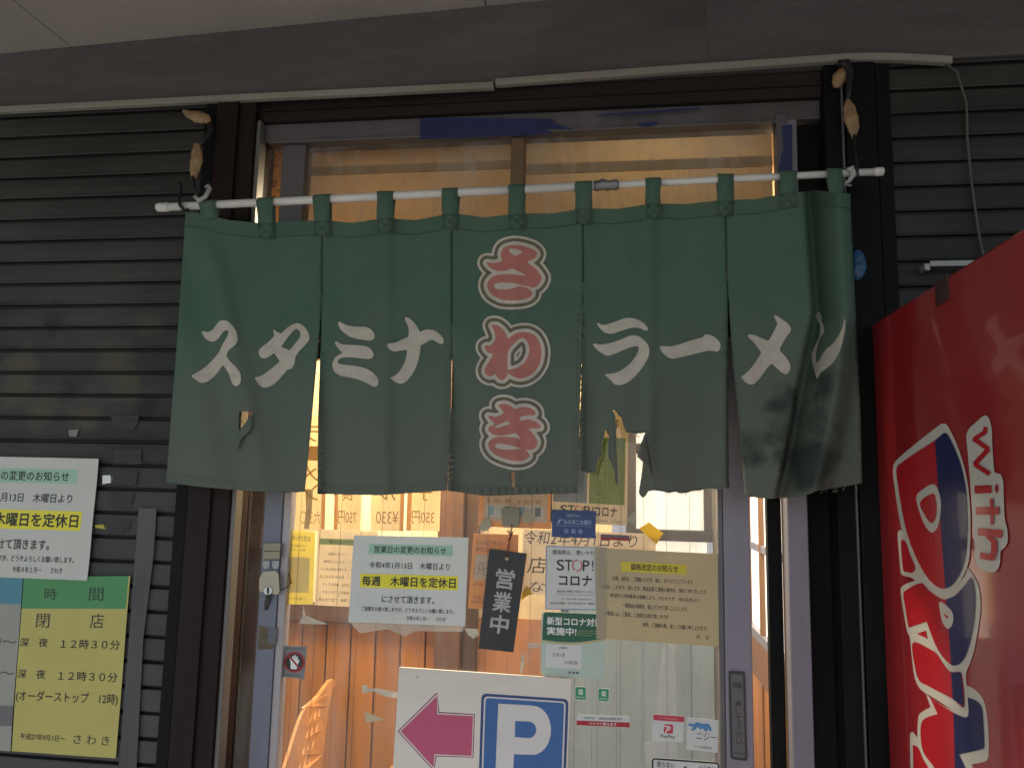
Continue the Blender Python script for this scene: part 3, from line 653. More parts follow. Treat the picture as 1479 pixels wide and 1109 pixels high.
# flap over the hole and folded flap at the tear
def flapfn(x, y, off): return P(x, y, NY + fold(x, y) - 0.004 - 0.012 * sm((y - 594) / 50))
def c1(l): return [(250 + a / 5.281, 430 + b / 5.281) for a, b in l]
cloth([c1([(618, 868), (604, 935), (598, 995), (560, 1040), (530, 1062), (505, 1100), (490, 1150), (462, 1160), (470, 1100), (488, 1060), (497, 1012), (540, 975)])], noren_d, 'flap', panels[0], step=3, fn=flapfn)
def flap2(x, y, off): return P(x, y, NY + fold(x, y) - 0.006 - 0.022 * sm((945 - x) / 25) + (x - 930) * 0.0006)
def flap3(x, y, off): return P(x, y, NY + fold(x, y) + 0.003 + 0.03 * sm((952 - x) / 30))
cloth([c8([(692, 337), (655, 430), (618, 548), (668, 594), (710, 655), (745, 725), (752, 660), (722, 500)])], mat('cloth_reverse', (0.145, 0.16, 0.128), 0.85, var=0.1, transl=0.1), 'flap', panels[3], step=3, fn=flap2, jag=.3)
cloth([c8([(700, 470), (668, 594), (655, 720), (632, 868), (650, 900), (668, 915), (690, 900), (712, 860), (760, 850), (822, 857), (790, 740), (745, 560)])], noren_d, 'flap', panels[3], step=3, fn=flap3, jag=.3)
# tabs: loop round the rod, hang behind and in front, stitched below the head band
for tx, w in ((302, 12), (384.5, 11.5), (466, 12), (558, 11.5), (651, 11.5), (747, 12), (843, 12), (943, 11), (1047.5, 12), (1137, 12.5), (1204, 11)):
    yb = lerp_tab(top, tx) + 24 if tx not in (302, 1204) else lerp_tab(top, tx) + 6
    rp = rodp(tx); pl = P(tx - w, 300, NY); pr = P(tx + w, 300, NY); hw = (pr[0] - pl[0]) / 2; bz = P(tx, yb, NY)
    dx = bz[0] - rp[0]; R_ = 0.0135
    path = []
    fb = fold(tx, yb)
    for i in range(7):
        s = i / 6; z = bz[2] + (rp[2] - bz[2]) * s; y = NY - R_ * (s ** 1.5) * 1.0 + (fb - 0.0034) * (1 - s ** 1.5); path.append((rp[0] + dx * (1 - s), y, z))
    for i in range(1, 9):
        a = math.pi * i / 9; path.append((rp[0], NY - R_ * math.cos(a), rp[2] + R_ * math.sin(a)))
    for i in range(5):
        s = 1 - i / 4; z = bz[2] + 0.012 + (rp[2] - bz[2] - 0.012) * s; path.append((rp[0] + dx * (1 - s), NY + R_ * s ** 1.5 + (fb + 0.004) * (1 - s ** 1.5), z))
    vs = []; fs = []; tw = 0.002 * math.sin(tx)
    for i, (x, y, z) in enumerate(path):
        ww = hw * (1 + 0.05 * math.sin(i * 1.1 + tx)); vs += [(x - ww, y + tw, z), (x, y - 0.0008, z), (x + ww, y - tw, z)]
    for i in range(len(path) - 1):
        for j in (0, 1): fs.append((3 * i + j, 3 * i + j + 1, 3 * i + j + 4, 3 * i + j + 3))
    mb = MB(); mb.add(vs, fs, noren_d, True)
    tb = mb.build('tab', NOR, solid=0.0012)
    if tx not in (302, 1204):      # stitched cross on the sewn end
        zt = P(tx, yb - 21, NY)[2]; sb = MB()
        def q(u, s):
            z = bz[2] + 0.003 + (zt - bz[2] - 0.004) * s; x = bz[0] + u * hw * 0.84
            s2 = (z - bz[2]) / (rp[2] - bz[2]); return (x - dx * s2 * .9, NY - R_ * (s2 ** 1.5) + (fb - 0.0034) * (1 - s2 ** 1.5) - 0.0022, z)
        thr = mat('dark_thread', (0.02, 0.045, 0.034), 0.8)
        for a, b in (((-1, 0), (1, 0)), ((-1, 1), (1, 1)), ((-1, 0), (-1, 1)), ((1, 0), (1, 1)), ((-1, 0), (1, 1)), ((-1, 1), (1, 0))): sb.tube([q(*a), q(*b)], 0.0006, thr, n=5)
        sb.build('stitching', tb)
# seams
sb = MB()
for seg in ([(x, y + 21) for x, y in top],):
    for (a, b) in zip(seg, seg[1:]):
        n = 8
        for i in range(n):
            u0 = i / n; u1 = (i + 0.75) / n
            sb.tube([drape(a[0] + (b[0] - a[0]) * u, a[1] + (b[1] - a[1]) * u, 0.002) for u in (u0, u1)], 0.0006, thr, n=4)
for sx, y0, y1 in ((464.5, 330, 430), (652.4, 320, 468), (842.2, 322, 408), (1050, 310, 413)):
    sb.tube([drape(sx - (2 if sx > 1000 else 0) * (1 - (y - y0) / (y1 - y0)), y, 0.0008) for y in np.linspace(y0, y1, 14)], 0.0012, thr, n=5)
sb.build('seam_stitching', NOR)
rs = random.Random(9)     # frayed threads along the torn bottom edges
fb_ = MB()
for (x, y) in c8([(1120, 850), (1175, 850), (1000, 876), (900, 868), (860, 860), (1060, 872), (1240, 834), (1300, 836), (300, 548), (436, 800), (295, 770), (520, 336), (610, 346), (640, 342)]) + [(1190, 707), (1205, 705), (1220, 703), (1236, 700), (1243, 690), (740, 708), (768, 710)]:
    for k in range(2):
        a = (x + rs.uniform(-3, 3), y - 1); pts = [drape(a[0] + rs.uniform(-1.5, 1.5) * j, a[1] + 2.2 * j, 0.002 * j) for j in range(rs.choice((3, 4)))]
        fb_.tube(pts, 0.0005, mat('pale_thread', (0.24, 0.25, 0.19), 0.8), n=4)
ed = c8([(105, 668), (180, 695), (250, 690), (258, 640), (268, 560), (300, 545), (308, 410), (322, 365), (335, 296), (352, 345), (372, 370), (360, 460), (362, 560), (400, 625), (416, 690), (418, 760), (436, 803), (448, 765), (444, 640), (434, 480), (432, 300), (420, 190), (402, 133), (440, 160), (455, 182), (480, 200), (486, 235), (500, 290), (520, 332), (560, 338), (600, 346), (655, 340), (690, 337)])
ed2 = c8([(815, 856), (850, 858), (900, 868), (960, 862), (1000, 876), (1060, 872), (1120, 850), (1172, 850), (1190, 842), (1260, 832), (1330, 838), (1385, 828)])
for e_ in (ed, ed2): fb_.tube([drape(x + rs.uniform(-.4, .4), y + rs.uniform(-.4, .4), 0.0012) for x, y in e_], [rs.uniform(.0005, .0012) for _ in e_], MATS['pale_thread'], n=5)
tag(fb_.build('frayed_thread', NOR), kind='stuff')
# printed characters
def cz(pts, ox, oy, s): return spl([(ox + p[0] / s, oy + p[1] / s) + ((1,) if len(p) > 2 else ()) for p in pts])
SU = [(219, 262), (232, 255), (262, 262), (300, 245), (330, 205), (355, 180), (385, 172), (420, 182), (460, 220), (485, 265), (492, 310), (485, 345), (455, 375), (425, 400), (410, 430), (412, 455), (440, 490), (480, 530), (510, 570), (518, 610), (512, 650), (490, 672), (468, 670), (450, 650), (425, 580), (380, 510, 1), (340, 570), (290, 620), (250, 645), (210, 648), (180, 630), (137, 595, 1), (200, 560), (260, 515), (310, 465), (350, 415), (380, 350), (410, 300), (424, 265), (415, 250), (400, 248), (375, 270), (350, 305), (320, 330), (290, 334), (260, 322), (235, 295)]
TA = [(762, 240, 1), (790, 258), (820, 275, 1), (870, 230), (915, 203), (955, 195), (995, 215), (1025, 255), (1040, 295), (1035, 325), (1000, 370), (960, 410), (932, 455, 1), (930, 485), (918, 520), (895, 548), (880, 542, 1), (850, 575), (810, 620), (760, 665), (700, 685), (665, 672), (640, 640), (622, 608, 1), (680, 590), (750, 540), (815, 485, 1), (770, 420, 1), (740, 445), (700, 463), (670, 455), (653, 425), (658, 395), (690, 365), (730, 335), (772, 290, 1)]
TAh = [(822, 377, 1), (870, 310), (905, 265), (935, 240), (960, 248), (972, 275), (965, 305), (930, 350), (887, 402, 1), (850, 385)]
MI1 = [(175, 188), (190, 183), (230, 205), (280, 218), (340, 222), (385, 222), (425, 240), (452, 275), (452, 305), (430, 325), (395, 325), (330, 315), (270, 298), (215, 262), (185, 225)]
MI2 = [(150, 340), (168, 335), (200, 352), (260, 360), (330, 363), (390, 370), (425, 390), (447, 425), (440, 455), (410, 467), (350, 462), (290, 455), (230, 455), (195, 462), (172, 485), (180, 502), (220, 510), (290, 518), (350, 528), (400, 545), (440, 570), (470, 600), (484, 630), (478, 665), (455, 680), (420, 665), (360, 635), (290, 612), (220, 600), (175, 585), (145, 560), (133, 525), (138, 485), (160, 450), (210, 420, 1), (185, 395), (165, 370)]
NA = [(685, 158), (700, 150), (730, 165), (765, 200), (790, 240), (800, 262, 1), (840, 245), (890, 245), (930, 262), (965, 295), (982, 325), (975, 350), (955, 352), (925, 335), (890, 320), (850, 340), (805, 365, 1), (800, 420), (785, 490), (755, 560), (715, 620), (680, 648), (645, 655), (610, 640), (570, 612, 1), (620, 585), (655, 545), (685, 490), (700, 430), (702, 395, 1), (660, 402), (610, 410), (575, 400), (552, 372), (555, 350), (575, 347), (620, 340), (665, 318), (712, 300, 1), (715, 260), (710, 220), (695, 185)]
RA1 = [(145, 245), (158, 238), (200, 258), (260, 245), (340, 218), (400, 196), (450, 189), (510, 200), (560, 222), (605, 260), (625, 290), (612, 312), (590, 305), (550, 287), (510, 280), (450, 288), (380, 310), (310, 332), (260, 340), (215, 325), (175, 290)]
RA2 = [(107, 440), (122, 430), (165, 440), (230, 435), (310, 415), (390, 385), (450, 360), (495, 354), (540, 365), (590, 400), (625, 445), (638, 500), (628, 560), (590, 630), (540, 700), (490, 755), (430, 800), (370, 822), (320, 818), (285, 790), (215, 720, 1), (270, 715), (340, 700), (400, 665), (460, 615), (510, 550), (538, 490), (535, 462), (510, 455), (460, 468), (390, 495), (320, 525), (260, 545), (225, 542), (190, 520), (140, 485)]
BO = [(735, 465), (750, 455), (840, 458), (900, 445), (1000, 412), (1080, 390), (1140, 372), (1158, 350), (1200, 347), (1250, 368), (1290, 405), (1310, 450), (1300, 490), (1275, 508), (1240, 502), (1190, 500), (1120, 515), (1020, 540), (930, 562), (870, 573), (825, 568), (780, 535), (750, 500)]
ME = [(443, 168), (460, 165), (500, 190), (545, 220), (585, 255), (602, 290), (598, 320), (560, 370), (525, 430), (498, 490), (530, 530), (570, 580), (595, 630), (595, 680), (575, 712), (545, 720), (510, 700), (460, 655), (420, 620, 1), (380, 660), (330, 730), (285, 785), (245, 815), (210, 815), (170, 790), (133, 748, 1), (190, 700), (250, 635), (325, 515, 1), (290, 470), (250, 420), (210, 380), (195, 358), (215, 346), (260, 352), (320, 380), (390, 407, 1), (420, 360), (450, 300), (475, 245), (460, 215)]
NN = [(830, 150), (848, 127), (875, 140), (892, 175), (893, 220), (912, 270), (915, 310), (900, 350), (875, 385), (855, 450), (840, 530), (838, 590), (850, 617, 1), (880, 570), (930, 490), (1000, 430), (1050, 360), (1080, 300), (1100, 230), (1112, 175, 1), (1117, 240), (1110, 330), (1085, 430), (1050, 530), (1000, 610), (930, 670), (880, 710), (850, 775, 1), (825, 690), (800, 600), (795, 540), (810, 490), (840, 430), (868, 370), (880, 300), (870, 250), (845, 200)]
SA = [(255, 455), (280, 452), (350, 462), (420, 450), (470, 430, 1), (450, 380), (450, 320), (480, 265), (540, 235), (620, 220), (700, 225), (790, 245), (870, 275), (920, 315), (932, 345), (910, 385), (860, 420), (790, 452, 1), (850, 490), (920, 545), (970, 610), (995, 655), (985, 700), (950, 750), (900, 785), (860, 792), (790, 770), (710, 752), (620, 732), (520, 722), (420, 728), (370, 745), (358, 770), (375, 798), (430, 815), (520, 812), (600, 800), (680, 778), (760, 780), (820, 805), (865, 850), (865, 885), (820, 925), (740, 950), (640, 960), (540, 960), (450, 950), (380, 920), (320, 880), (280, 820), (262, 760), (285, 695), (330, 650), (400, 620), (500, 608), (600, 612), (700, 625), (800, 640, 1), (720, 590), (660, 560), (600, 535, 1), (540, 555), (470, 570), (400, 568), (340, 545), (290, 510), (260, 475)]
SAh = [(553, 285), (580, 270), (640, 275), (700, 295), (742, 322, 1), (690, 345), (640, 370, 1), (600, 345), (565, 315)]
WA = [(325, 232), (350, 222), (400, 228), (455, 265), (500, 315), (530, 370), (540, 412, 1), (600, 365), (660, 335), (740, 320), (820, 325), (890, 360), (940, 415), (975, 490), (990, 570), (985, 660), (965, 740), (920, 820), (860, 880), (790, 920), (710, 937), (640, 925), (580, 895), (540, 862, 1), (530, 900), (500, 945), (460, 960), (420, 945), (390, 910), (362, 875, 1), (340, 900), (300, 912), (255, 890), (232, 850), (240, 795), (290, 710), (345, 615, 1), (290, 600), (255, 570), (230, 522), (250, 497), (300, 498), (345, 465), (372, 425), (370, 350), (345, 280)]
WAh = [(540, 825, 1), (535, 700), (540, 600), (560, 545), (610, 490), (670, 430), (715, 402), (760, 410), (800, 450), (825, 530), (820, 610), (780, 700), (720, 765), (640, 805)]
KI = [(380, 215), (410, 200), (470, 198), (530, 220), (575, 255), (598, 258, 1), (650, 240), (710, 235), (780, 252), (825, 285), (838, 320), (820, 338), (770, 337), (720, 342), (660, 358), (643, 378), (660, 405), (720, 392), (790, 395), (850, 420), (895, 460), (905, 490), (880, 500), (830, 500), (755, 503, 1), (800, 555), (845, 615), (865, 665), (850, 720), (810, 755), (760, 765), (690, 755), (620, 735), (540, 710), (450, 692), (370, 690), (342, 710), (360, 738), (430, 758), (520, 760), (600, 755), (690, 757), (740, 785), (768, 835), (740, 870), (680, 895), (590, 900), (500, 885), (410, 855), (330, 815), (280, 760), (258, 700), (275, 650), (330, 615), (420, 600), (520, 605), (600, 618), (660, 635, 1), (630, 590), (595, 558, 1), (540, 570), (470, 582), (400, 590), (330, 580), (280, 550), (258, 510), (275, 475), (330, 455), (330, 430, 1), (290, 400), (262, 360), (255, 342), (290, 345), (340, 355), (400, 340), (450, 310, 1), (430, 275), (395, 240)]
KIh = [(335, 485), (370, 462), (430, 435), (500, 412), (520, 440), (450, 470), (380, 490)]
def printed(loops, bands, parent, name='character', h=1.6):
    mb = MB(); mb.norm = False
    for m, polys in iso(loops, bands, h):
        vs = []; fs = []; ix = {}
        for pl in polys:
            f = []
            for (x, y) in pl:
                k = (round(x, 3), round(y, 3))
                if k not in ix: ix[k] = len(vs); vs.append(drape(x, y, 0.0019))
                if not f or f[-1] != ix[k]: f.append(ix[k])
            if len(f) > 2 and f[0] == f[-1]: f.pop()
            if len(f) > 2: fs.append(f[::-1])
        mb.add(vs, fs, m, True)
    return mb.build(name, parent)
K1 = (250, 430, 5.281); K2 = (455, 430, 5.281); K6 = (840, 430, 6.523); K7 = (1050, 430, 6.524)
thin = [(-99, 0, cream_print)]
for loops, pn in (([cz(SU, *K1)], 0), ([cz(TA, *K1), cz(TAh, *K1)], 0), ([cz(MI1, *K2), cz(MI2, *K2)], 1), ([cz(NA, *K2)], 1), ([cz(RA1, *K6), cz(RA2, *K6)], 3), ([cz(BO, *K6)], 3), ([cz(ME, *K7)], 4), ([cz(NN, *K7)], 4)):
    printed(loops, thin, panels[pn])
b4 = [(-99, 0, red_print), (0, 4.9, cream_print), (4.9, 9.7, olive_print), (9.7, 13.2, cream_print)]
for loops in ([cz(SA, 675, 330, 9.243), cz(SAh, 675, 330, 9.243)], [cz(WA, 675, 445, 9.243), cz(WAh, 675, 445, 9.243)], [cz(KI, 675, 560, 8.529), cz(KIh, 675, 560, 8.529)]):
    printed(loops, b4, panels[2], h=1.3)

# ------------------------------------------------------------------ notices, stickers and posters
def cmat(n, c, r=0.4, tr=0.0, var=0.05, **k): return mat(n, c, r, var=var, transl=tr, **k)
class Sheet:
    def __init__(s, name, label, cat, c4, Y, m, th=0.0007, wave=0.0, seed=0, group=None, rounded=0.0, n=10, back=False):
        s.c = [P(*q, Y) for q in c4]; s.W = np.linalg.norm(s.c[1] - s.c[0]); s.H = np.linalg.norm(s.c[3] - s.c[0])
        r = random.Random(seed); s.ph = [r.uniform(0, 6.28) for _ in range(4)]; s.wave = wave; s.parts = {}; s.txt = []
        s.flip = back
        c = np.mean(s.c, 0)
        s.t = thing(name, label, cat, (c[0], Y, min(q[2] for q in s.c)), group)
        mb = MB(); mb.norm = False
        if rounded: 
            o = s.round(0, 0, 1, 1, rounded); mb.prism(o, lambda u, v: s.pos(u, v, th), lambda u, v: s.pos(u, v, 0), m); mb.norm = True
        else:
            vs = []; fs = []
            for j in range(n + 1):
                for i in range(n + 1): vs.append(s.pos(i / n, j / n, th))
            k = len(vs)
            for j in range(n + 1):
                for i in range(n + 1): vs.append(s.pos(i / n, j / n, 0))
            for j in range(n):
                for i in range(n):
                    a = j * (n + 1) + i; fs.append((a, a + n + 1, a + n + 2, a + 1)); fs.append((k + a, k + a + 1, k + a + n + 2, k + a + n + 1))
            rim = [i for i in range(n + 1)] + [j * (n + 1) + n for j in range(1, n + 1)] + [n * (n + 1) + i for i in range(n - 1, -1, -1)] + [j * (n + 1) for j in range(n - 1, 0, -1)]
            for a, b in zip(rim, rim[1:] + rim[:1]): fs.append((a, b, k + b, k + a))
            mb.norm = True
            mb.add(vs, fs, m)
        s.base = mb.build('sheet' if th < 0.002 else 'board', s.t)
        s.th = th
    def pos(s, u, v, off=0.0):
        a = s.c[0] + (s.c[1] - s.c[0]) * u; b = s.c[3] + (s.c[2] - s.c[3]) * u; p = a + (b - a) * v
        w = s.wave * (0.6 * math.sin(5 * u + s.ph[0]) * math.sin(3.3 * v + s.ph[1]) + 0.5 * math.sin(9 * v + 3 * u + s.ph[2])) if s.wave else 0
        return p + np.array([0, -off - w - s.wave, 0])
    def round(s, u0, v0, u1, v1, r):
        ru = r / s.W; rv = r / s.H; o = []
        for cx, cy, a0 in ((u1 - ru, v0 + rv, -90), (u1 - ru, v1 - rv, 0), (u0 + ru, v1 - rv, 90), (u0 + ru, v0 + rv, 180)):
            for k in range(6):
                a = math.radians(a0 + 18 * k); o.append((cx + ru * math.cos(a), cy + rv * math.sin(a)))
        return o
    def part(s, name):
        if name not in s.parts: s.parts[name] = MB(); s.parts[name].norm = False
        return s.parts[name]
    def fu(s, u): return 1 - u if s.flip else u
    def rect(s, u0, v0, u1, v1, m, name='band', off=0.0003, n=6):
        u0, u1 = sorted((s.fu(u0), s.fu(u1)))
        vs = [s.pos(u0 + (u1 - u0) * i / n, v0 + (v1 - v0) * j / n, s.th + off) for j in range(n + 1) for i in range(n + 1)]
        s.part(name).add(vs, [(j * (n + 1) + i, (j + 1) * (n + 1) + i, (j + 1) * (n + 1) + i + 1, j * (n + 1) + i + 1) for j in range(n) for i in range(n)], m); return s
    def poly(s, pts, m, name='print', off=0.0003):
        pts = [(s.fu(u), v) for u, v in pts]
        tri = tessellate_polygon([[Vector((p[0], p[1], 0)) for p in pts]])
        fs = []
        for t in tri:
            a, b, c = (pts[i] for i in t); cr_ = (b[0] - a[0]) * (c[1] - a[1]) - (b[1] - a[1]) * (c[0] - a[0])
            fs.append(tuple(t) if cr_ < 0 else tuple(reversed(t)))
        s.part(name).add([s.pos(u, v, s.th + off) for u, v in pts], fs, m); return s
    def ring(s, u0, v0, u1, v1, w, r, m, name='border', off=0.0003):
        a = s.round(u0, v0, u1, v1, r); b = s.round(u0 + w / s.W, v0 + w / s.H, u1 - w / s.W, v1 - w / s.H, max(r - w, 0.0005)); k = len(a)
        s.part(name).add([s.pos(s.fu(u), v, s.th + off) for u, v in a + b], [(i, k + i, k + (i + 1) % k, (i + 1) % k) for i in range(k)], m); return s
    def line(s, pts, w, m, name='print', off=0.0004):
        """flat stroke of width w metres along uv points"""
        q = [s.pos(s.fu(u), v, s.th + off) for u, v in pts]; vs = []; fs = []
        for i, p in enumerate(q):
            d = q[min(i + 1, len(q) - 1)] - q[max(i - 1, 0)]; nn = np.array([-d[2], 0, d[0]]); nn /= np.linalg.norm(nn) + 1e-9
            vs += [p + nn * w / 2, p - nn * w / 2]
        for i in range(len(q) - 1): fs.append((2 * i, 2 * i + 1, 2 * i + 3, 2 * i + 2))
        s.part(name).add(vs, fs, m); return s
    def text(s, tx, u0, v0, u1, v1, m=None, bold=0.0, name='lettering', off=0.0006, shear=0.0):
        v, f, sz = glyphs(tx, 0.0, shear)
        if len(tx) == 1 and name == 'lettering': name = 'character'
        mb = MB(); mb.norm = False; mb.merge = False
        b_ = bold * 0.8 / sz[0] * (u1 - u0); bv = bold * 0.8 / sz[1] * (v1 - v0)
        for k, (dx, dy) in enumerate(((0, 0), (b_, 0), (-b_, 0), (0, bv), (0, -bv)) if bold else ((0, 0),)):
            vs = [s.pos(s.fu(u0 + dx + (u1 - u0) * a), v1 + dy + (v0 - v1) * b, s.th + off + 0.00006 * k) for a, b in v]
            mb.add(vs, f if not s.flip else [t[::-1] for t in f], m or ink)
        s.txt.append((name, mb)); return s
    def lines(s, rows, u0, u1, v0, dv, h, m=None, seed=0, **k):
        for i, t in enumerate(rows):
            a, b = (u0, u1) if isinstance(t, str) else t[1:3]; t = t if isinstance(t, str) else t[0]
            s.text(t, a, v0 + dv * i, b, v0 + dv * i + h, m, **k)
        return s
    def done(s):
        for n, mb in s.parts.items():
            if mb.v: mb.build(n, s.t)
        for n, mb in s.txt: mb.build(n, s.t)
        return s.t
GY = DY - 0.0035      # just outside the glass
GI = DY + 0.0035      # just inside

green_band = cmat('pale_green_print', (0.30, 0.50, 0.36)); yel_band = cmat('yellow_print', (0.74, 0.66, 0.03)); yel_paper = cmat('yellow_paper', (0.45, 0.40, 0.11), dirt=(0.42, 0.36, 0.10), dmax=0.5)
def notice(label, c4, Y, seed, pm_=paper):
    n = Sheet('notice', label, 'notice', c4, Y, pm_, wave=0.0022, seed=seed, group='closing day notices')
    n.rect(0.14, 0.095, 0.87, 0.215, green_band, 'header_band'); n.text('営業日の変更のお知らせ', 0.19, 0.115, 0.815, 0.195, bold=0.018)
    n.text('令和4年1月13日　木曜日より', 0.155, 0.30, 0.85, 0.375, bold=0.012)
    n.rect(0.08, 0.44, 0.925, 0.60, yel_band, 'highlight_band'); n.text('毎週　木曜日を定休日', 0.10, 0.465, 0.905, 0.575, bold=0.03)
    n.text('にさせて頂きます。', 0.28, 0.685, 0.73, 0.765, bold=0.018)
    n.text('ご迷惑をお掛け致しますが、どうぞよろしくお願い致します。', 0.11, 0.815, 0.90, 0.865, bold=0.012)
    n.text('令和４年１月～　　さわき', 0.50, 0.905, 0.83, 0.955, bold=0.008)
    n.done()
notice('white closing day notice with yellow band taped to the door glass', [(511.5, 772.8), (677, 776), (672, 904.4), (503.8, 897.4)], GY, 1)
notice('white closing day notice with yellow band on the left shutter, cut by the photo edge', [(-70, 658), (143.5, 662.5), (126.5, 838), (-88, 830)], -0.0095, 2, mat('grimy_paper', (0.52, 0.52, 0.465), 0.4, var=0.06, scale=3, dirt=(0.42, 0.41, 0.35), dmax=0.5))

op = Sheet('opening_hours_sheet', 'yellow opening hours sheet with green head on the left shutter', 'notice', [(35.5, 833), (188.6, 831.5), (168, 1094), (17, 1084)], -0.0075, yel_paper, wave=0.0012, seed=4)
op.rect(0.0, 0.0, 0.985, 0.185, cmat('green_print', (0.055, 0.25, 0.085)), 'header_band')
op.text('時', 0.21, 0.065, 0.325, 0.135); op.text('間', 0.63, 0.065, 0.765, 0.14)
op.text('閉', 0.15, 0.215, 0.275, 0.295); op.text('店', 0.66, 0.212, 0.79, 0.295)
for v in (0.355, 0.535): op.text('深　夜', 0.01, v, 0.275, v + 0.05, bold=.01); op.text('１２時３０分', 0.40, v + 0.004, 0.955, v + 0.056, bold=.012)
op.text('(オーダーストップ　12時)', 0.01, 0.655, 0.975, 0.722, bold=0.012)
op.text('平成27年9月1日～', 0.075, 0.895, 0.51, 0.93, bold=0.008); op.text('さ わ き', 0.59, 0.885, 0.93, 0.935)
op.done()
ol = Sheet('opening_hours_sheet', 'grey white opening hours sheet with teal head left of the yellow one', 'notice', [(-120, 830), (34, 833), (15.5, 1084), (-138, 1076)], -0.0075, cmat('grey_paper', (0.28, 0.28, 0.24)), wave=0.0012, seed=5)
ol.rect(0, 0, 1, 0.16, cmat('teal_print', (0.06, 0.21, 0.27)), 'header_band'); ol.text('営　業', 0.15, 0.05, 0.75, 0.12)
for v in (0.355, 0.535): ol.text('11時～', 0.6, v, 0.98, v + 0.05, bold=.01)
ol.rect(0, 0.745, 1, 0.86, cmat('dark_grey_print', (0.12, 0.12, 0.12)), 'band'); ol.done()

# wooden open plaque and its hook
hk = thing('adhesive_hook', 'square grey olive adhesive hook on the glass above the black plaque', 'hook', P(738, 748, GY - .004))
m = MB(); q = [(724.5, 735), (728, 732.5), (748, 732.8), (751.5, 736), (750.5, 757), (746, 761), (729, 760.5), (725, 757)]
m.prism(q, lambda x, y: P(x, y, GY - 0.007), lambda x, y: P(x, y, GY), mat('olive_grey_plastic', (0.22, 0.21, 0.155), 0.3, var=0.15)); m.build('pad', hk, bevel=0.002)
MB().tube([P(739, 757, GY - .008), P(739, 763, GY - .014), P(738, 768, GY - .017), P(736, 767, GY - .02)], 0.0018, MATS['olive_grey_plastic']).build('prong', hk)
PLY = GY - 0.018
pl = Sheet('plaque', 'black wooden plaque with three white characters hanging on a red cord', 'sign', [(707.3, 792), (761, 798.8), (741.7, 941), (691.4, 935.5)], PLY, mat('black_lacquer', (0.016, 0.018, 0.022), 0.42, var=0.3, scale=12, dirt=(0.04, 0.04, 0.042), dmax=0.5), th=0.006, n=2)
sil = cmat('silver_ink', (0.36, 0.37, 0.36), var=0.25, scale=60)
for k, chx in enumerate('営業中'): pl.text(chx, 0.27, 0.185 + 0.232 * k, 0.76, 0.185 + 0.232 * k + (0.195 if k < 2 else 0.18), sil, bold=0.028, off=0.0004)
pl.part('eyelet').tube([pl.pos(0.5, 0.075, 0.0061), pl.pos(0.5, 0.075, 0.0078)], 0.0045, cmat('brass', (0.5, 0.42, 0.25), 0.3), n=14)
pl.done()
cordm = mat('red_cord', (0.16, 0.025, 0.02), 0.7, var=0.2)
mb = MB(); e = pl.pos(0.5, 0.075, 0.009); hkp = P(738, 766, GY - .017)
mb.tube([e, e + (hkp - e) * .4 + np.array([-.001, -.002, 0]), e + (hkp - e) * .75 + np.array([.002, -.002, 0]), hkp], 0.0016, cordm, n=7)
mb.tube([P(733, 766, GY - .017), P(737, 772, GY - .021), P(741, 767, GY - .017), P(738, 775, GY - .02), P(734, 780, GY - .019)], 0.0018, cordm, n=7)
mb.build('cord', pl.t)

# paper and stickers around the plaque
blue_edge = cmat('blue_border_print', (0.10, 0.24, 0.42)); red_ink = cmat('red_ink', (0.45, 0.05, 0.05))
st = Sheet('poster', 'small white STOP poster with blue border beside the price notice', 'poster', [(788.7, 787.7), (876.9, 790.6), (876, 880.9), (787.5, 879.6)], GY + .001, paper, seed=7)
st.ring(0, 0, 1, 1, 0.0022, 0.0008, blue_edge)
st.text('感染防止　想いやり宣言', 0.11, 0.06, 0.95, 0.135, bold=0.01)
def stop(s, u0, v0, u1, v1, mred):
    w = (u1 - u0) / 5.0
    s.text('S', u0, v0, u0 + w * .95, v1, bold=.012); s.text('T', u0 + w * 1.05, v0, u0 + w * 1.95, v1, bold=.012)
    cx, cy = u0 + w * 2.6, (v0 + v1) / 2; ru = w * .58; rv = (v1 - v0) * .5
    for a0, a1 in ((-60, 100), (120, 280)):
        s.line([(cx + ru * math.cos(math.radians(a)), cy + rv * math.sin(math.radians(a))) for a in range(a0, a1 + 1, 10)], 0.0034 * (v1 - v0) * s.H / 0.03, mred, 'mark')
    s.text('P', u0 + w * 3.3, v0, u0 + w * 4.1, v1, bold=.012); s.text('!', u0 + w * 4.45, v0, u0 + w * 4.6, v1, bold=.012)
stop(st, 0.18, 0.215, 0.83, 0.385, red_ink)
st.text('コロナ', 0.22, 0.46, 0.76, 0.62, bold=.03)
st.text('感染症対策に努めています。', 0.19, 0.695, 0.80, 0.735); st.line([(0.19, 0.765), (0.80, 0.765)], 0.0007, ink)
st.text('主催　仙台商工会議所　感染拡大防止宣言', 0.26, 0.82, 0.74, 0.845); st.text('仙台商工会議所　みやぎ仙台商工会　宮城県', 0.08, 0.88, 0.80, 0.92)
st.done()
bp = Sheet('member_plate', 'dark blue member plate with pale lettering stuck on the glass below the curtain', 'sign', [(797, 735.5), (861, 737.7), (860, 777.2), (797, 774.8)], GY, cmat('navy_plate', (0.012, 0.045, 0.17), 0.3), th=0.0016, n=2)
pb = cmat('pale_blue_ink', (0.26, 0.33, 0.5))
bp.text('2020 No.', 0.33, 0.14, 0.65, 0.26, pb); bp.text('仙台商工会議所', 0.27, 0.34, 0.90, 0.52, pb, bold=.02); bp.poly([(0.09, 0.50), (0.13, 0.50), (0.16, 0.36), (0.25, 0.34), (0.25, 0.38), (0.19, 0.40), (0.17, 0.52)], pb, 'emblem')
bp.line([(0.09, 0.58), (0.92, 0.58)], 0.0008, pb); bp.text('会 員 章', 0.28, 0.68, 0.71, 0.86, pb, bold=.01); bp.done()
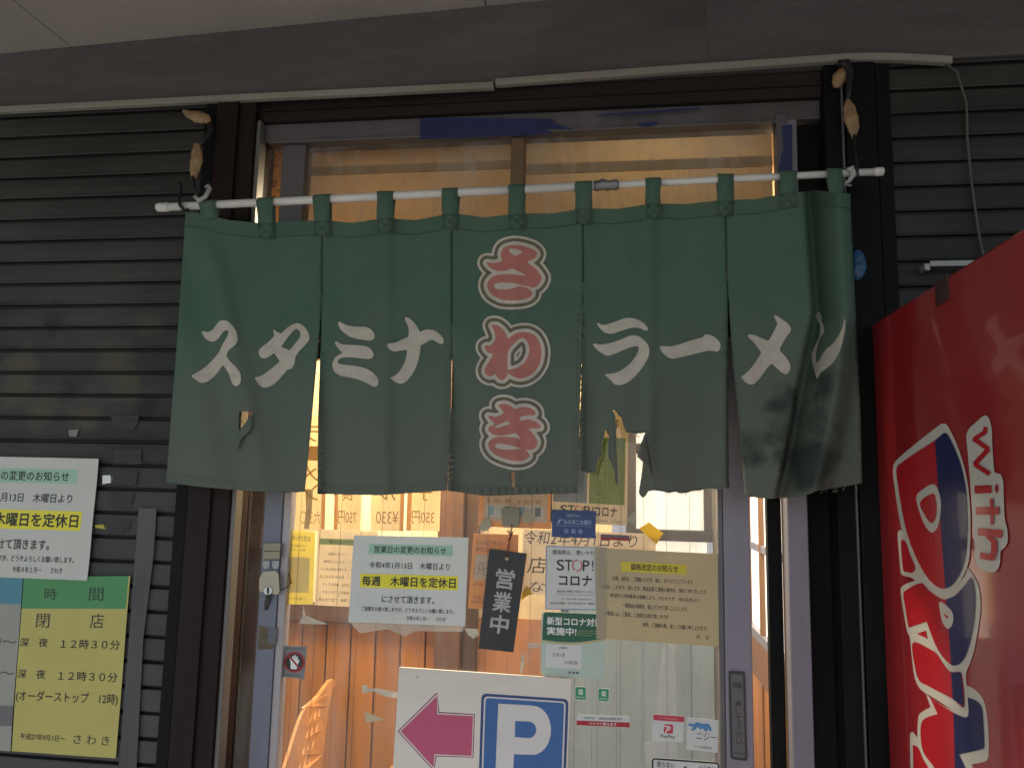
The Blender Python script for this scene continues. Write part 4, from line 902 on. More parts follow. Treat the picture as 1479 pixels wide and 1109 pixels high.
gc = Sheet('sticker', 'pale green card sticker with dark green wave top under the STOP poster', 'sticker', [(782.4, 882.6), (874.5, 886), (873, 980.5), (780.7, 975.7)], GY, cmat('mint_card', (0.42, 0.53, 0.45), 0.35), rounded=0.012)
dg = cmat('dark_green_print', (0.012, 0.10, 0.05))
wv = [(0.015 + 0.97 * k / 12, 0.44 - 0.07 * (k / 12 - .2) * 2 * (0 if k < 3 else 1) * 0 + 0.05 * math.sin(k / 12 * math.pi) - 0.06 * (k / 12)) for k in range(13)]
gc.poly([(0.03, 0.035), (0.06, 0.012), (0.94, 0.012), (0.97, 0.035)] + [(u, v) for u, v in reversed(wv)], dg, 'wave')
gc.line([(u, v + 0.02) for u, v in wv], 0.0035, cmat('gold_print', (0.50, 0.40, 0.12)), 'wave_edge')
gc.text('新型コロナ対策', 0.09, 0.08, 0.95, 0.20, white_ink, bold=.03); gc.text('実施中!', 0.09, 0.235, 0.55, 0.355, white_ink, bold=.03)
gc.poly(gc.round(0.07, 0.50, 0.64, 0.86, 0.006), cmat('card_white', (0.6, 0.62, 0.58)), 'name_field')
gc.text('店舗名', 0.28, 0.535, 0.42, 0.565, off=.0008); gc.text('さわき', 0.18, 0.63, 0.38, 0.69, off=.0008); gc.text('川内店', 0.37, 0.74, 0.58, 0.80, off=.0008)
gc.text('宮 城 県', 0.44, 0.905, 0.60, 0.94, bold=.02)
for k in range(3): gc.text('感染防止対策の取組', 0.58, 0.265 + .035 * k, 0.93 - .07 * k, 0.285 + .035 * k, cmat('pale_green_ink', (0.35, 0.42, 0.2)))
gc.done()
pn = Sheet('price_notice', 'beige price change notice with yellow title band on the right of the glass', 'notice', [(860, 791), (1039.6, 799.5), (1042.5, 933.7), (861.5, 921)], GY - .003, mat('beige_paper', (0.56, 0.475, 0.27), 0.4, var=0.1, scale=3, dirt=(0.47, 0.40, 0.22), dscale=3, dmax=0.7, transl=0.2), wave=0.0025, seed=11)
pn.rect(0.205, 0.135, 0.735, 0.245, cmat('mustard_print', (0.60, 0.50, 0.03)), 'title_band'); pn.text('価格改定のお知らせ', 0.285, 0.15, 0.665, 0.225, bold=.02)
pn.lines([('日頃、当店を、ご愛顧いただき、誠に、ありがとうございます。', .14, .79), ('当店は、これまで、皆んさか、商品品質と価格の維持を、努めて参りましたが、', .045, .895), ('原材料と光熱費等の高騰により、やむをえず、4月4日(月)より', .115, .83), ('一部商品の価格を、値上げさせて頂くこととします。', .215, .74), ('お客様には、ご負担、ご迷惑をお掛け致しますが、', .07, .59), ('何卒、ご理解の程、宜しくお願い申し上げます。', .375, .89)], 0, 1, 0.30, 0.098, 0.05, mat('brown_black_ink', (0.05, 0.04, 0.03), 0.5), bold=.01)
pn.text('店　主', 0.80, 0.885, 0.90, 0.93); pn.done()
# clear laminate margin left of the beige notice
for i, c4 in enumerate(([(830, 990.4), (847, 990.8), (847.2, 1011.3), (830, 1010.6)], [(863.6, 992.6), (880.3, 994), (880, 1013.4), (863.4, 1012.4)])):
    g = Sheet('sticker', ('green square sticker under the pale green card, left of the pair', 'green square sticker under the pale green card, right of the pair')[i], 'sticker', c4, GY, cmat('white_vinyl', (0.55, 0.58, 0.55)), n=2, group='green square stickers')
    gg = cmat('emerald_print', (0.02, 0.27, 0.11)); g.rect(0.06, 0.06, 0.94, 0.94, gg, 'field', n=1)
    for k in range(3): g.line([(0.33, 0.26 + .13 * k), (0.62 - .02 * k, 0.26 + .13 * k), (0.70, 0.30 + .13 * k)], 0.0026, white_ink, 'mark', off=.0007)
    g.text('限定協力店', 0.16, 0.70, 0.84, 0.84, white_ink, off=.0007); g.done()
ls = Sheet('sticker', 'wide white and red strip sticker about paying by phone', 'sticker', [(833.6, 1031), (909, 1034), (909.4, 1050.3), (832.6, 1047)], GY, cmat('white_vinyl', (0.55, 0.58, 0.55)), rounded=0.005)
ls.rect(0.0, 0.54, 1.0, 0.97, cmat('crimson_print', (0.36, 0.01, 0.025)), 'band', n=2); ls.text('LINE Pay', 0.14, 0.18, 0.33, 0.40, cmat('green_ink', (0.03, 0.2, 0.06)), bold=.02); ls.text('LINE Payも使えます', 0.42, 0.16, 0.86, 0.42, bold=.02); ls.text('ペイペイ使えます', 0.23, 0.62, 0.76, 0.88, white_ink, bold=.02, off=.0008); ls.done()
pp = Sheet('sticker', 'white payment sticker with red top bar and red P mark', 'sticker', [(943.8, 1031), (988.3, 1034), (986.4, 1071.6), (942.3, 1068.8)], GY, cmat('white_vinyl', (0.55, 0.58, 0.55)), n=2)
rp_ = cmat('rose_red_print', (0.48, 0.03, 0.07)); pp.rect(0, 0, 1, 0.22, rp_, 'band', n=1); pp.text('スマホでもお支払い', 0.2, 0.07, 0.8, 0.16, cmat('pink_ink', (0.7, 0.4, 0.4)), off=.0008)
pp.poly(pp.round(0.355, 0.34, 0.66, 0.69, 0.004), rp_, 'mark'); pp.line([(0.36, 0.42), (0.5, 0.42), (0.57, 0.46), (0.56, 0.52), (0.48, 0.56), (0.43, 0.56)], 0.0026, white_ink, 'mark', off=.0008); pp.line([(0.50, 0.44), (0.45, 0.55), (0.42, 0.67)], 0.0028, white_ink, 'mark', off=.0008)
pp.text('PayPay', 0.26, 0.74, 0.74, 0.90, ink_soft, bold=.01); pp.done()
tb = Sheet('sticker', 'white square sticker with blue brush blot, right of the payment sticker', 'sticker', [(992.6, 1035.2), (1037.8, 1039.8), (1036.7, 1086.2), (991.8, 1081.6)], GY, cmat('white_vinyl', (0.55, 0.58, 0.55)), n=2)
tb.poly([tuple(p) for p in spl([(0.03, 0.24), (0.10, 0.17), (0.2, 0.19), (0.3, 0.12), (0.5, 0.15), (0.66, 0.13), (0.76, 0.22), (0.78, 0.33), (0.72, 0.36), (0.68, 0.28), (0.64, 0.38), (0.56, 0.36), (0.5, 0.30), (0.42, 0.34), (0.36, 0.27), (0.28, 0.33), (0.2, 0.40), (0.13, 0.36), (0.2, 0.30), (0.12, 0.27)])], cmat('blue_print', (0.06, 0.22, 0.42)), 'blot')
tb.text('ニジー', 0.30, 0.42, 0.95, 0.66, ink_soft); tb.text('たべま商店街', 0.26, 0.84, 0.80, 0.92, ink_soft); tb.done()
wr = Sheet('sticker', 'white warning sticker with thick black border at the bottom of the glass', 'sticker', [(941, 1093), (1039.8, 1099.9), (1038.5, 1195), (938.5, 1188)], GY, cmat('white_vinyl', (0.55, 0.58, 0.55)), rounded=0.008)
wr.ring(0.005, 0.005, 0.995, 0.995, 0.0042, 0.008, ink); wr.text('走らない', 0.08, 0.05, 0.34, 0.14, bold=.02); wr.text('止らない', 0.69, 0.07, 0.94, 0.16, bold=.02)
wr.line([(0.50, 0.10), (0.62, 0.36), (0.38, 0.36), (0.50, 0.10)], 0.003, ink); wr.text('!', 0.485, 0.17, 0.515, 0.32, bold=.03)
for k in (0.15, 0.25): wr.line([(k, 0.17), (k + .04, 0.22), (k, 0.30), (k + .05, 0.36)], 0.005, red_ink, 'figure')
wr.done()
hs = Sheet('sticker', 'small grey sticker with a hand in a red ban ring left on the glass', 'sticker', [(411.5, 932), (443.3, 933), (439.5, 980.5), (407.5, 977)], GY, cmat('grey_vinyl', (0.19, 0.19, 0.20)), n=2)
hs.poly([(0.5 + 0.45 * math.cos(a * .2618), 0.5 + 0.31 * math.sin(a * .2618)) for a in range(24)], cmat('black_print', (0.02, 0.02, 0.02)), 'disc')
hs.poly([(0.36, 0.72), (0.33, 0.50), (0.27, 0.40), (0.33, 0.40), (0.39, 0.46), (0.38, 0.31), (0.44, 0.31), (0.46, 0.42), (0.48, 0.28), (0.54, 0.28), (0.54, 0.42), (0.59, 0.31), (0.64, 0.33), (0.62, 0.45), (0.68, 0.40), (0.72, 0.43), (0.66, 0.60), (0.62, 0.72)], white_ink, 'hand', off=.0006)
hs.line([(0.5 + 0.43 * math.cos(a * .2618), 0.5 + 0.295 * math.sin(a * .2618)) for a in range(25)], 0.0052, cmat('dark_red_print', (0.30, 0.02, 0.02)), 'ban_ring', off=.0009); hs.line([(0.2, 0.29), (0.8, 0.71)], 0.005, MATS['dark_red_print'], 'ban_ring', off=.0010)
hs.text('手をはさまないように', 0.1, 0.05, 0.9, 0.12); hs.text('ご注意ください', 0.1, 0.88, 0.9, 0.95); hs.done()
sr = Sheet('sticker', 'thin dark and red strip sticker beside the blue member plate', 'sticker', [(867.5, 771.2), (909, 773), (909, 781), (867.3, 779)], GY, cmat('dark_red_strip', (0.30, 0.02, 0.035)), n=2)
sr.rect(0, 0, 1, 0.5, cmat('dark_grey_print', (0.12, 0.12, 0.12)), 'band', n=1); sr.text('営業許可　仙台市', 0.05, 0.1, 0.95, 0.4, ink_soft); sr.done()
# parking board
board_m = mat('parking_board', (0.68, 0.635, 0.55), 0.4, var=0.06, scale=3, stretch=(0.4, 1, 2), dirt=(0.54, 0.50, 0.43), dscale=4, dmax=0.6)
PKY = GY - 0.010
pkc = [(577.4, 962.3), (825, 979), (810, 1330), (556, 1308)]
pk = Sheet('parking_sign', 'white parking board with magenta arrow and blue P leaning on the glass', 'sign', pkc, PKY, board_m, th=0.006, n=2)
inv = np.linalg.inv
def uvof(x, y):
    p = P(x, y, PKY - 0.006); a = pk.c[1] - pk.c[0]; b = pk.c[3] - pk.c[0]; d = p - pk.c[0]
    M_ = np.array([[a[0], b[0]], [a[2], b[2]]]); u, v = inv(M_) @ np.array([d[0], d[2]]); return (u, v)
def cs(l): return [uvof(560 + x / 5.282, 950 + y / 5.282) for x, y in l]
mag = cmat('magenta_print', (0.47, 0.08, 0.16), 0.35); magd = cmat('dark_magenta_print', (0.24, 0.03, 0.08), 0.35); pblue = cmat('parking_blue', (0.035, 0.12, 0.32), 0.3); pbd = cmat('parking_dark_blue', (0.022, 0.06, 0.18), 0.3); pw = cmat('parking_white', (0.62, 0.60, 0.57), 0.3); bw = cmat('board_white', (0.52, 0.49, 0.44), 0.4)
ctr = np.array([430, 556.0])
def grow(l, g): return [tuple(np.array(p) + g * np.array(d)) for p, d in l]
AR = [((94, 556), (-1.4, 0)), ((376, 283), (0.0, -1.6)), ((382, 425), (0.9, -1)), ((655, 440), (0.8, -0.8)), ((645, 752), (0.8, 0.8)), ((362, 738), (0.9, 1)), ((352, 842), (0.2, 1.7))]
pk.poly(cs(grow(AR, 14)), magd, 'arrow', .0003); pk.poly(cs(grow(AR, 6)), pw, 'arrow', .0006); pk.poly(cs(grow(AR, -4)), mag, 'arrow', .0009)
def rq(x0, y0, x1, y1, sk, r):   # skewed rounded rectangle on the board, local px of the crop
    o = []
    for cx, cy, a0 in ((x1 - r, y0 + r, -90), (x1 - r, y1 - r, 0), (x0 + r, y1 - r, 90), (x0 + r, y0 + r, 180)):
        for k in range(6):
            a = math.radians(a0 + 18 * k); x = cx + r * math.cos(a); y = cy + r * math.sin(a); o.append((x - (y - 560) * 0.029, y + (x - 1050) * 0.068))
    return o
pk.poly(cs(rq(708, 292, 1374, 1200, 0, 40)), pbd, 'panel', .0003); pk.poly(cs(rq(729, 313, 1353, 1180, 0, 30)), pw, 'panel', .0006); pk.poly(cs(rq(741, 325, 1341, 1168, 0, 22)), pblue, 'panel', .0009)
PLET = [(845, 348), (1090, 362)] + [(1108 + 141 * math.cos(math.radians(a)), 555 + 190 * math.sin(math.radians(a))) for a in range(-82, 91, 12)] + [(966, 738), (955, 1095), (818, 1085)]
pk.poly(cs(PLET), pw, 'letter', .0012)
pk.poly(cs([(975, 482), (1080, 486)] + [(1076 + 60 * math.cos(math.radians(a)), 551 + 65 * math.sin(math.radians(a))) for a in range(-80, 81, 16)] + [(972, 606)]), pblue, 'letter', .0015)
pk.poly([(uvof(603, 977)[0] + .004 * math.cos(a), uvof(603, 977)[1] + .004 * math.sin(a)) for a in (0, 1, 2, 3, 4, 5, 6)], ink, 'speck', .0004)
pk.done()
# papers fixed to the inside of the glass
hw = Sheet('handwritten_paper', 'cream handwritten paper behind the STOP poster and the black plaque', 'paper', [(756, 764), (948, 771), (944, 863), (752, 857)], GI + .001, cmat('cream_paper', (0.78, 0.68, 0.52), 0.5, tr=0.42), wave=0.001, seed=13)
hw.text('令和2年4月1日より', 0.01, 0.02, 0.86, 0.23, ink_soft, shear=.15); hw.text('店内禁煙と', 0.04, 0.42, 0.80, 0.68, ink_soft, shear=.15); hw.text('なります', 0.06, 0.80, 0.62, 0.96, ink_soft, shear=.15); hw.done()
orp = cmat('orange_frame_print', (0.62, 0.33, 0.10), 0.5, tr=0.35); 
o1 = Sheet('poster', 'orange framed poster with small grid of pictures above the black plaque', 'poster', [(697, 640), (799, 644), (796.5, 764), (690.5, 760)], GI, orp, seed=15)
o1.rect(0.07, 0.05, 0.94, 0.93, cmat('cream_print_paper', (0.66, 0.56, 0.38), tr=0.35), 'field')
for r in range(3):
    for c in range(2):
        u = 0.10 + 0.42 * c; v = 0.10 + 0.27 * r
        o1.rect(u, v + .09, u + 0.37, v + 0.24, cmat('white_print', (0.7, 0.66, 0.55), tr=0.3), 'picture', .0006, n=1); o1.text('0%d　手洗い・換気' % (r * 2 + c + 1), u + .01, v + .02, u + .33, v + .07, ink_soft, off=.0009)
        for k in range(3): o1.poly(o1.round(u + .03 + .11 * k, v + .11 + .02 * (k % 2), u + .11 + .11 * k, v + .22, .003), cmat(('teal_spot', 'grey_spot', 'dark_spot')[k], ((0.2, 0.33, 0.36), (0.42, 0.4, 0.36), (0.1, 0.1, 0.1))[k]), 'picture', .0009)
o1.done()
o2 = Sheet('poster', 'orange poster of a printed drawing behind the hanging black plaque', 'poster', [(684, 770), (749, 772), (746, 882), (676, 878)], GI, orp, seed=16)
o2.text('みんなであらい', 0.07, 0.09, 0.70, 0.15, ink_brown); o2.text('換気に協力を！', 0.07, 0.18, 0.70, 0.24, ink_brown); o2.rect(0.08, 0.28, 0.68, 0.62, MATS['cream_print_paper'], 'picture', n=1)
for k in range(5): o2.line([(0.12 + .1 * k + .045 * math.cos(a * .52), 0.50 + .05 * math.sin(a * .52) - .06 * (k % 2)) for a in range(13)], 0.0012, ink_brown, 'picture', .0008)
o2.text('お店で声をかけてください', 0.06, 0.66, 0.66, 0.70, ink_brown); o2.text('手を洗いましょう', 0.08, 0.83, 0.50, 0.87, ink_brown); o2.text('ご協力をお願いします', 0.05, 0.89, 0.55, 0.93, ink_brown); o2.done()
s2 = Sheet('poster', 'large STOP poster with green and grey panels seen through the torn curtain', 'poster', [(799, 590), (908, 594), (905.5, 759), (795, 753)], GI, cmat('cream_print_paper', (0.66, 0.56, 0.38), tr=0.35), seed=17)
gp = cmat('leaf_green_print', (0.22, 0.33, 0.055), tr=0.4); bgp = cmat('blue_grey_print', (0.20, 0.25, 0.29), tr=0.2)
s2.rect(0.50, 0.24, 0.965, 0.825, gp, 'panel'); s2.rect(0.03, 0.24, 0.475, 0.825, bgp, 'panel')
lime = cmat('lime_line', (0.34, 0.44, 0.14)); s2.line([(0.735, 0.25), (0.735, 0.82)], .0008, lime, 'print', .0008); s2.line([(0.51, 0.70), (0.955, 0.70)], .0008, lime, 'print', .0008)
s2.line([(0.25, 0.25), (0.25, 0.82)], .0008, cmat('pale_line', (0.36, 0.41, 0.43)), 'print', .0008); s2.line([(0.04, 0.70), (0.47, 0.70)], .0008, MATS['pale_line'], 'print', .0008)
for k, chx in enumerate('マスク着用'): s2.text(chx, 0.84, 0.33 + .06 * k, 0.90, 0.375 + .06 * k, lime, off=.0009)
for k, chx in enumerate('手洗い換気'): s2.text(chx, 0.63, 0.33 + .06 * k, 0.69, 0.375 + .06 * k, lime, off=.0009)
for cx in (0.61, 0.85): s2.line([(cx + .06 * math.cos(a * .6), 0.745 + .024 * math.sin(a * .6)) for a in range(10)], .0016, lime, 'print', .0009); s2.text('人との距離', cx - .08, .785, cx + .08, .797, lime, off=.0009); s2.text('をとる', cx - .06, .803, cx + .05, .814, lime, off=.0009)
s2.text('60', 0.80, 0.075, 0.87, 0.15, ink_soft, bold=.02); s2.text('感染防止', 0.12, 0.08, 0.62, 0.15, ink_soft, bold=.02)
stop(s2, 0.13, 0.85, 0.60, 0.925, red_ink); s2.text('コロナ', 0.575, 0.848, 0.87, 0.93, bold=.02); s2.text('仙台商工会議所　宮城県', 0.45, 0.963, 0.93, 0.978, ink_soft); s2.done()
yp = Sheet('poster', 'yellow poster facing indoors at the left edge of the glass', 'poster', [(404, 764), (455.5, 768), (452, 873), (397, 872)], GI, cmat('lemon_paper', (0.84, 0.74, 0.20), 0.5, tr=0.5), seed=18, back=True)
yp.text('お店からのお願い', 0.12, 0.06, 0.95, 0.14, ink_soft); yp.text('マスクの着用をお願いします', 0.22, 0.19, 0.9, 0.22, ink_soft); yp.text('換気をしています', 0.25, 0.245, 0.7, 0.275, ink_soft)
yp.poly(yp.round(0.12, 0.36, 0.82, 0.84, .006), cmat('pale_lemon_print', (0.74, 0.66, 0.30), tr=.4), 'field'); yp.text('ご協力ください', 0.2, 0.9, 0.8, 0.94, ink_soft); yp.done()
wn_ = Sheet('poster', 'white list poster with light green title bar, left behind the closing day notice', 'poster', [(459.4, 764), (546, 767), (541, 878), (454.5, 873.5)], GI, cmat('warm_white_paper', (0.84, 0.74, 0.54), 0.5, tr=0.5), seed=19, back=True)
wn_.rect(0.05, 0.12, 0.97, 0.20, cmat('light_green_print', (0.36, 0.45, 0.13), tr=.3), 'title_band'); wn_.text('新型コロナウイルス対策', 0.2, 0.135, 0.8, 0.185, ink_brown, off=.0009)
wn_.lines([('一　マスクの着用', .45, .8), ('一　人と人との距離', .42, .88), ('一　多人数の会食は控える', .40, .92), ('一　熱のある方の入店', .42, .94), ('当店は　換気を行って', .43, .88), ('営業をしております', .43, .88), ('ご理解、ご協力をお願い', .42, .98)], 0, 1, 0.30, 0.10, 0.042, ink_brown); wn_.done()
# menu strips hung inside, writing faces the room
faint = cmat('faded_brown_ink', (0.40, 0.26, 0.12), 0.6, tr=0.4); mw = cmat('menu_paper', (0.88, 0.80, 0.60), 0.6, tr=0.55); mo = cmat('menu_orange_edge', (0.72, 0.42, 0.18), 0.6, tr=0.45)
for i, (x0, x1, t1, t2) in enumerate(((432, 474, 'ラーメン', '六五〇'), (487, 526, '定食', '750円'), (540, 588, 'ビール', '¥330'), (592, 640, '餃子', '350円'))):
    s_ = Sheet('menu_strip', 'paper menu strip hung inside, ' + ('nearest the door stile', 'between two orange edges', 'with a mirrored yen price', 'nearest the brown pillar')[i], 'menu', [(x0, 600), (x1, 601), (x1 - 5, 767), (x0 - 5, 766)], 0.45, mw, wave=0.002, seed=30 + i, group='menu strips hung inside', back=True)
    s_.rect(0.86, 0, 1.0, 1, mo, 'edge_band') if i % 2 else s_.rect(0.0, 0, 0.12, 1, mo, 'edge_band')
    for k, chx in enumerate(t1): s_.text(chx, 0.25, 0.60 - .17 * (len(t1) - 1 - k), 0.75, 0.74 - .17 * (len(t1) - 1 - k), faint)
    s_.text(t2, 0.16, 0.83, 0.84, 0.94, faint); s_.done()

# ------------------------------------------------------------------ tapes and residues
def flatbit(name, label, cat, pts, Y, m, th=0.0005, group=None):
    mb = MB(); mb.prism(pts, lambda x, y: P(x, y, Y - th), lambda x, y: P(x, y, Y), m); return tag(mb.build(name), label, cat, group)
flatbit('tape_strip', 'long dark blue tape strip along the grey header over the door', 'tape', [(607, 172), (640, 170), (720, 171), (799, 172), (800, 178), (829, 187), (790, 187), (799, 194), (700, 198), (607, 202)], 0.0195, blue_tape)
flatbit('tape_strip', 'thin blue tape line along the dark beam above the header', 'tape', [(862, 166), (940, 160), (1012, 155), (1013, 158), (940, 164), (863, 168)], 0.0115, blue_tape)
flatbit('tape_strip', 'short blue tape scrap on the grey header right of the long blue strip', 'tape', [(920, 179), (950, 175), (949, 180), (936, 184), (923, 182)], 0.0195, blue_tape)
flatbit('tape_strip', 'upright blue tape strip at the top right corner of the transom', 'tape', [(1129, 182), (1144, 180), (1144.5, 252), (1122, 253), (1128, 228), (1132, 215)], 0.0215, blue_tape)
yt = mat('yellow_tape', (0.78, 0.60, 0.09), 0.35, var=0.2, transl=0.55)
flatbit('tape_patch', 'yellow tape patch at the right top of the cream handwritten paper', 'tape', [(923, 763), (937, 754), (958.5, 770), (953, 777), (948.5, 786), (938, 777)], GY, yt)
flatbit('tape_patch', 'yellow tape patch right of the black plaque', 'tape', [(759, 848), (762, 846), (769, 857), (760, 861), (753, 867), (753, 860)], GY - .001, yt)
clear = mat('clear_tape', (0.6, 0.56, 0.48), 0.25, alpha=0.38, var=0.2); resid = mat('tape_residue', (0.62, 0.57, 0.46), 0.7, var=0.3, scale=40, alpha=0.75)
flatbit('tape_patch', 'dull cream tape patch on the glass left of the square hook', 'tape', [(692, 760), (695, 753), (703, 747), (709, 752), (711, 759), (704, 766), (696, 767)], GY - .001, mat('cream_tape', (0.42, 0.38, 0.27), 0.4, alpha=0.85))
flatbit('tape_patch', 'dull cream tape patch on the glass right of the square hook', 'tape', [(752, 747), (757, 738), (769, 740), (770, 752), (764, 757), (756, 753)], GY - .001, MATS['cream_tape'])
flatbit('tape_patch', 'cream tape tab at the lower right corner of the large STOP poster', 'tape', [(903, 752), (913, 741), (919, 739), (919, 758), (911, 756)], GY - .001, MATS['cream_tape'])
flatbit('tape_residue', 'torn white tape residue under the list poster at left', 'tape residue', [(438, 873), (441, 888), (452, 893), (474, 901), (455, 901), (432, 900), (437, 890)], GY, resid)
flatbit('tape_residue', 'ragged tape residue left of the parking board', 'tape residue', [(522, 990), (530, 988), (531, 993), (548, 994), (575, 1000), (574, 1008), (556, 1005), (540, 998), (524, 1001)], GY, resid)
flatbit('tape_residue', 'pale triangle of paper residue beside the chair back', 'tape residue', [(526.5, 1028), (540, 1032), (555, 1039), (528, 1043)], GY, mat('paper_scrap', (0.6, 0.55, 0.4), 0.7, transl=0.3))
flatbit('tape_residue', 'narrow white residue streak between the plaque and the green card', 'tape residue', [(753, 946), (757, 944), (757, 957), (754, 972), (751, 972)], GY, resid)
flatbit('tape_residue', 'white flaky residue right of the closing day notice', 'tape residue', [(671, 907), (690, 908), (692, 917), (684, 922), (676, 917)], GY, resid)
flatbit('tape_residue', 'faint white residue under the plaque beside the green card', 'tape residue', [(762, 928), (779, 929), (779, 935), (764, 936)], GY, resid)
flatbit('tape_strip', 'clear film strip on the pale partition side of the glass', 'tape', [(957, 925), (975, 927), (978, 1109), (944, 1200), (930, 1072), (944, 1066)], GY, mat('clear_film', (0.65, 0.65, 0.62), 0.3, alpha=0.16))
flatbit('tape_strip', 'clear crumpled tape hanging under the closing day notice', 'tape', [(505, 898), (560, 901), (670, 905), (668, 912), (600, 911), (585, 919), (560, 908), (520, 914)], GY, clear)
flatbit('tape_strip', 'clear crumpled tape above the list poster under the curtain gap', 'tape', [(441, 706), (452, 707), (450, 740), (446, 764), (439, 763), (442, 735)], GY, mat('stained_tape', (0.42, 0.27, 0.13), 0.35, alpha=0.6, var=0.3, scale=30))
flatbit('tape_strip', 'clear tape over the left edge of the price notice', 'tape', [(858, 788), (876, 789), (875.5, 925), (862, 924)], GY - .0085, mat('clear_laminate', (0.5, 0.46, 0.36), 0.25, alpha=0.25))
vin = mat('grey_vinyl_tape', (0.060, 0.060, 0.058), 0.35, var=0.3, scale=14, stretch=(1, 1, 0.2), bump=0.35, bscale=40)
flatbit('tape_strip', 'long upright grey tape strip on the left shutter beside the yellow sheet', 'tape', [(200, 734), (226, 734), (222, 800), (207, 920), (195, 1150), (168, 1150), (188, 900)], -0.0085, vin)
flatbit('sticker', 'small white paper scrap on the left shutter above the grey tape', 'sticker', [(148, 686.5), (163.5, 686), (162, 697), (148, 699)], -0.006, white_ink)
flatbit('sticker', 'small yellow scrap on the left shutter right of the white notice', 'sticker', [(137, 758), (156, 756.5), (159, 760), (152, 764), (138, 762)], -0.006, mat('yellow_scrap', (0.42, 0.36, 0.04), 0.6))
flatbit('sticker', 'small pale scrap on the left shutter higher up', 'sticker', [(99, 621), (114, 620), (110, 631), (100, 630)], -0.006, mat('pale_scrap', (0.2, 0.19, 0.18), 0.6))
for i, (x, y) in enumerate(((184, 660), (178, 690), (172, 722), (180, 610), (168, 760))):
    flatbit('sticker', ('pale grey sticker trace on the shutter just left of the curtain hem', 'grey sticker trace below the curtain hem, above the grey tape', 'third grey sticker trace, left of the grey tape top', 'uppermost grey sticker trace beside the curtain edge', 'lowest grey sticker trace, left of the grey tape')[i], 'sticker', [(x - 20, y - 9), (x - 12, y - 11), (x + 4 + 2 * i, y - 9.5), (x + 21, y - 10), (x + 19, y + 2), (x + 21 - 3 * i, y + 9), (x + 8, y + 11), (x - 6, y + 9), (x - 20 + 2 * i, y + 10), (x - 18, y)], -0.0065, mat('sticker_trace', (0.055, 0.055, 0.052), 0.6, var=0.5, scale=60, alpha=0.5), group='grey sticker traces on the shutter')

# ------------------------------------------------------------------ locks, push plate, trunking, cables
lk = thing('door_lock', 'cream round-cornered lock case with keyhole on the left door stile', 'lock', P(386, 840, 0.03))
mlk = mat('cream_plastic', (0.42, 0.39, 0.28), 0.35, var=0.1, dirt=(0.3, 0.27, 0.19), dmax=0.5)
m = MB(); m.prism([(380, 825), (399, 824), (402.5, 829), (404, 855), (400, 859), (392, 857), (386, 852), (378, 856), (374, 853), (374.5, 835)], lambda x, y: P(x, y, 0.020), lambda x, y: P(x, y, 0.036), mlk); m.build('case', lk, bevel=0.0025)
MB().tube([P(387, 853, 0.021), P(387, 853, 0.012)], 0.0105, cmat('steel', (0.5, 0.48, 0.42), 0.25, metal=0.8), n=20).build('cylinder', lk)
MB().box(P(385.5, 853, .0115)[0], P(388.5, 853, .0115)[0], 0.0105, 0.012, P(387, 858, .0115)[2], P(387, 848, .0115)[2], ink).build('keyhole', lk)
MB().tube([P(387, 860, .02), P(386, 868, .03), P(384, 880, .034)], [.006, .007, .004], mat('dark_smear', (0.05, 0.045, 0.04), 0.5)).build('pull', lk)
bx_ = thing('door_sensor', 'small ribbed beige box above the cream lock on the left door stile', 'sensor', P(391, 800, 0.03))
m = MB(); m.prism([(380.5, 784), (405.5, 784), (404, 807), (379.5, 807.5)], lambda x, y: P(x, y, 0.024), lambda x, y: P(x, y, 0.036), mat('beige_plastic', (0.27, 0.26, 0.17), 0.4)); m.build('body', bx_, bevel=0.002)
m = MB(); m.prism([(381.5, 795), (404, 795), (403.9, 796.5), (381.4, 796.5)], lambda x, y: P(x, y, 0.0232), lambda x, y: P(x, y, 0.025), ink_soft); m.build('groove', bx_)
for i, x in enumerate((384.5, 398)):
    mb = MB(); mb.prism([(x - 5, 810), (x + 5, 809.6)] + [(x + 5 * math.cos(a), 816 + 5.5 * math.sin(a)) for a in np.linspace(0, math.pi, 8)], lambda x, y: P(x, y, 0.032), lambda x, y: P(x, y, 0.036), mat('pale_tab', (0.36, 0.36, 0.35), 0.5)); mb.build('tab', bx_)
MB().tube([P(403, 852, .03), P(412, 849, .034), P(418, 846, .05), P(420, 838, .052), P(417, 828, .052), P(421, 843, .054)], 0.0013, cable_m, n=6).build('cord', lk)
flatbit('tape_patch', 'brown stained tape remains on the left door stile under the lock', 'tape', [(374, 903), (388, 906), (386, 925), (396, 930), (394, 937), (372, 938)], 0.0355, mat('brown_glue', (0.10, 0.075, 0.04), 0.5, var=0.4, scale=40))
flatbit('tape_patch', 'grey tape patch on the left door stile right of the brown remains', 'tape', [(386, 905), (400, 907), (398, 931), (388, 929)], 0.0352, mat('grey_patch', (0.11, 0.12, 0.13), 0.5, var=0.2))
pu = Sheet('push_plate', 'dark grey push plate with upright lettering on the right door stile', 'push plate', [(1052, 968), (1075.6, 969.4), (1079, 1097.5), (1055, 1094.7)], 0.0355, cmat('dark_plastic', (0.03, 0.03, 0.032), 0.35), th=0.005, rounded=0.005)
gpl = cmat('grey_plate', (0.12, 0.12, 0.125), 0.4, metal=0.3); pu.poly(pu.round(0.13, 0.03, 0.87, 0.97, 0.003), gpl, 'face', .0005)
pu.ring(0.24, 0.125, 0.80, 0.185, .0008, .001, ink, 'lettering', .001); pu.text('自動', 0.28, 0.13, 0.76, 0.18, ink, off=.001)
for k, chx in enumerate('押して下さい'): pu.text(chx, 0.36, 0.335 + .085 * k, 0.68, 0.40 + .085 * k, ink, bold=.01, off=.001)
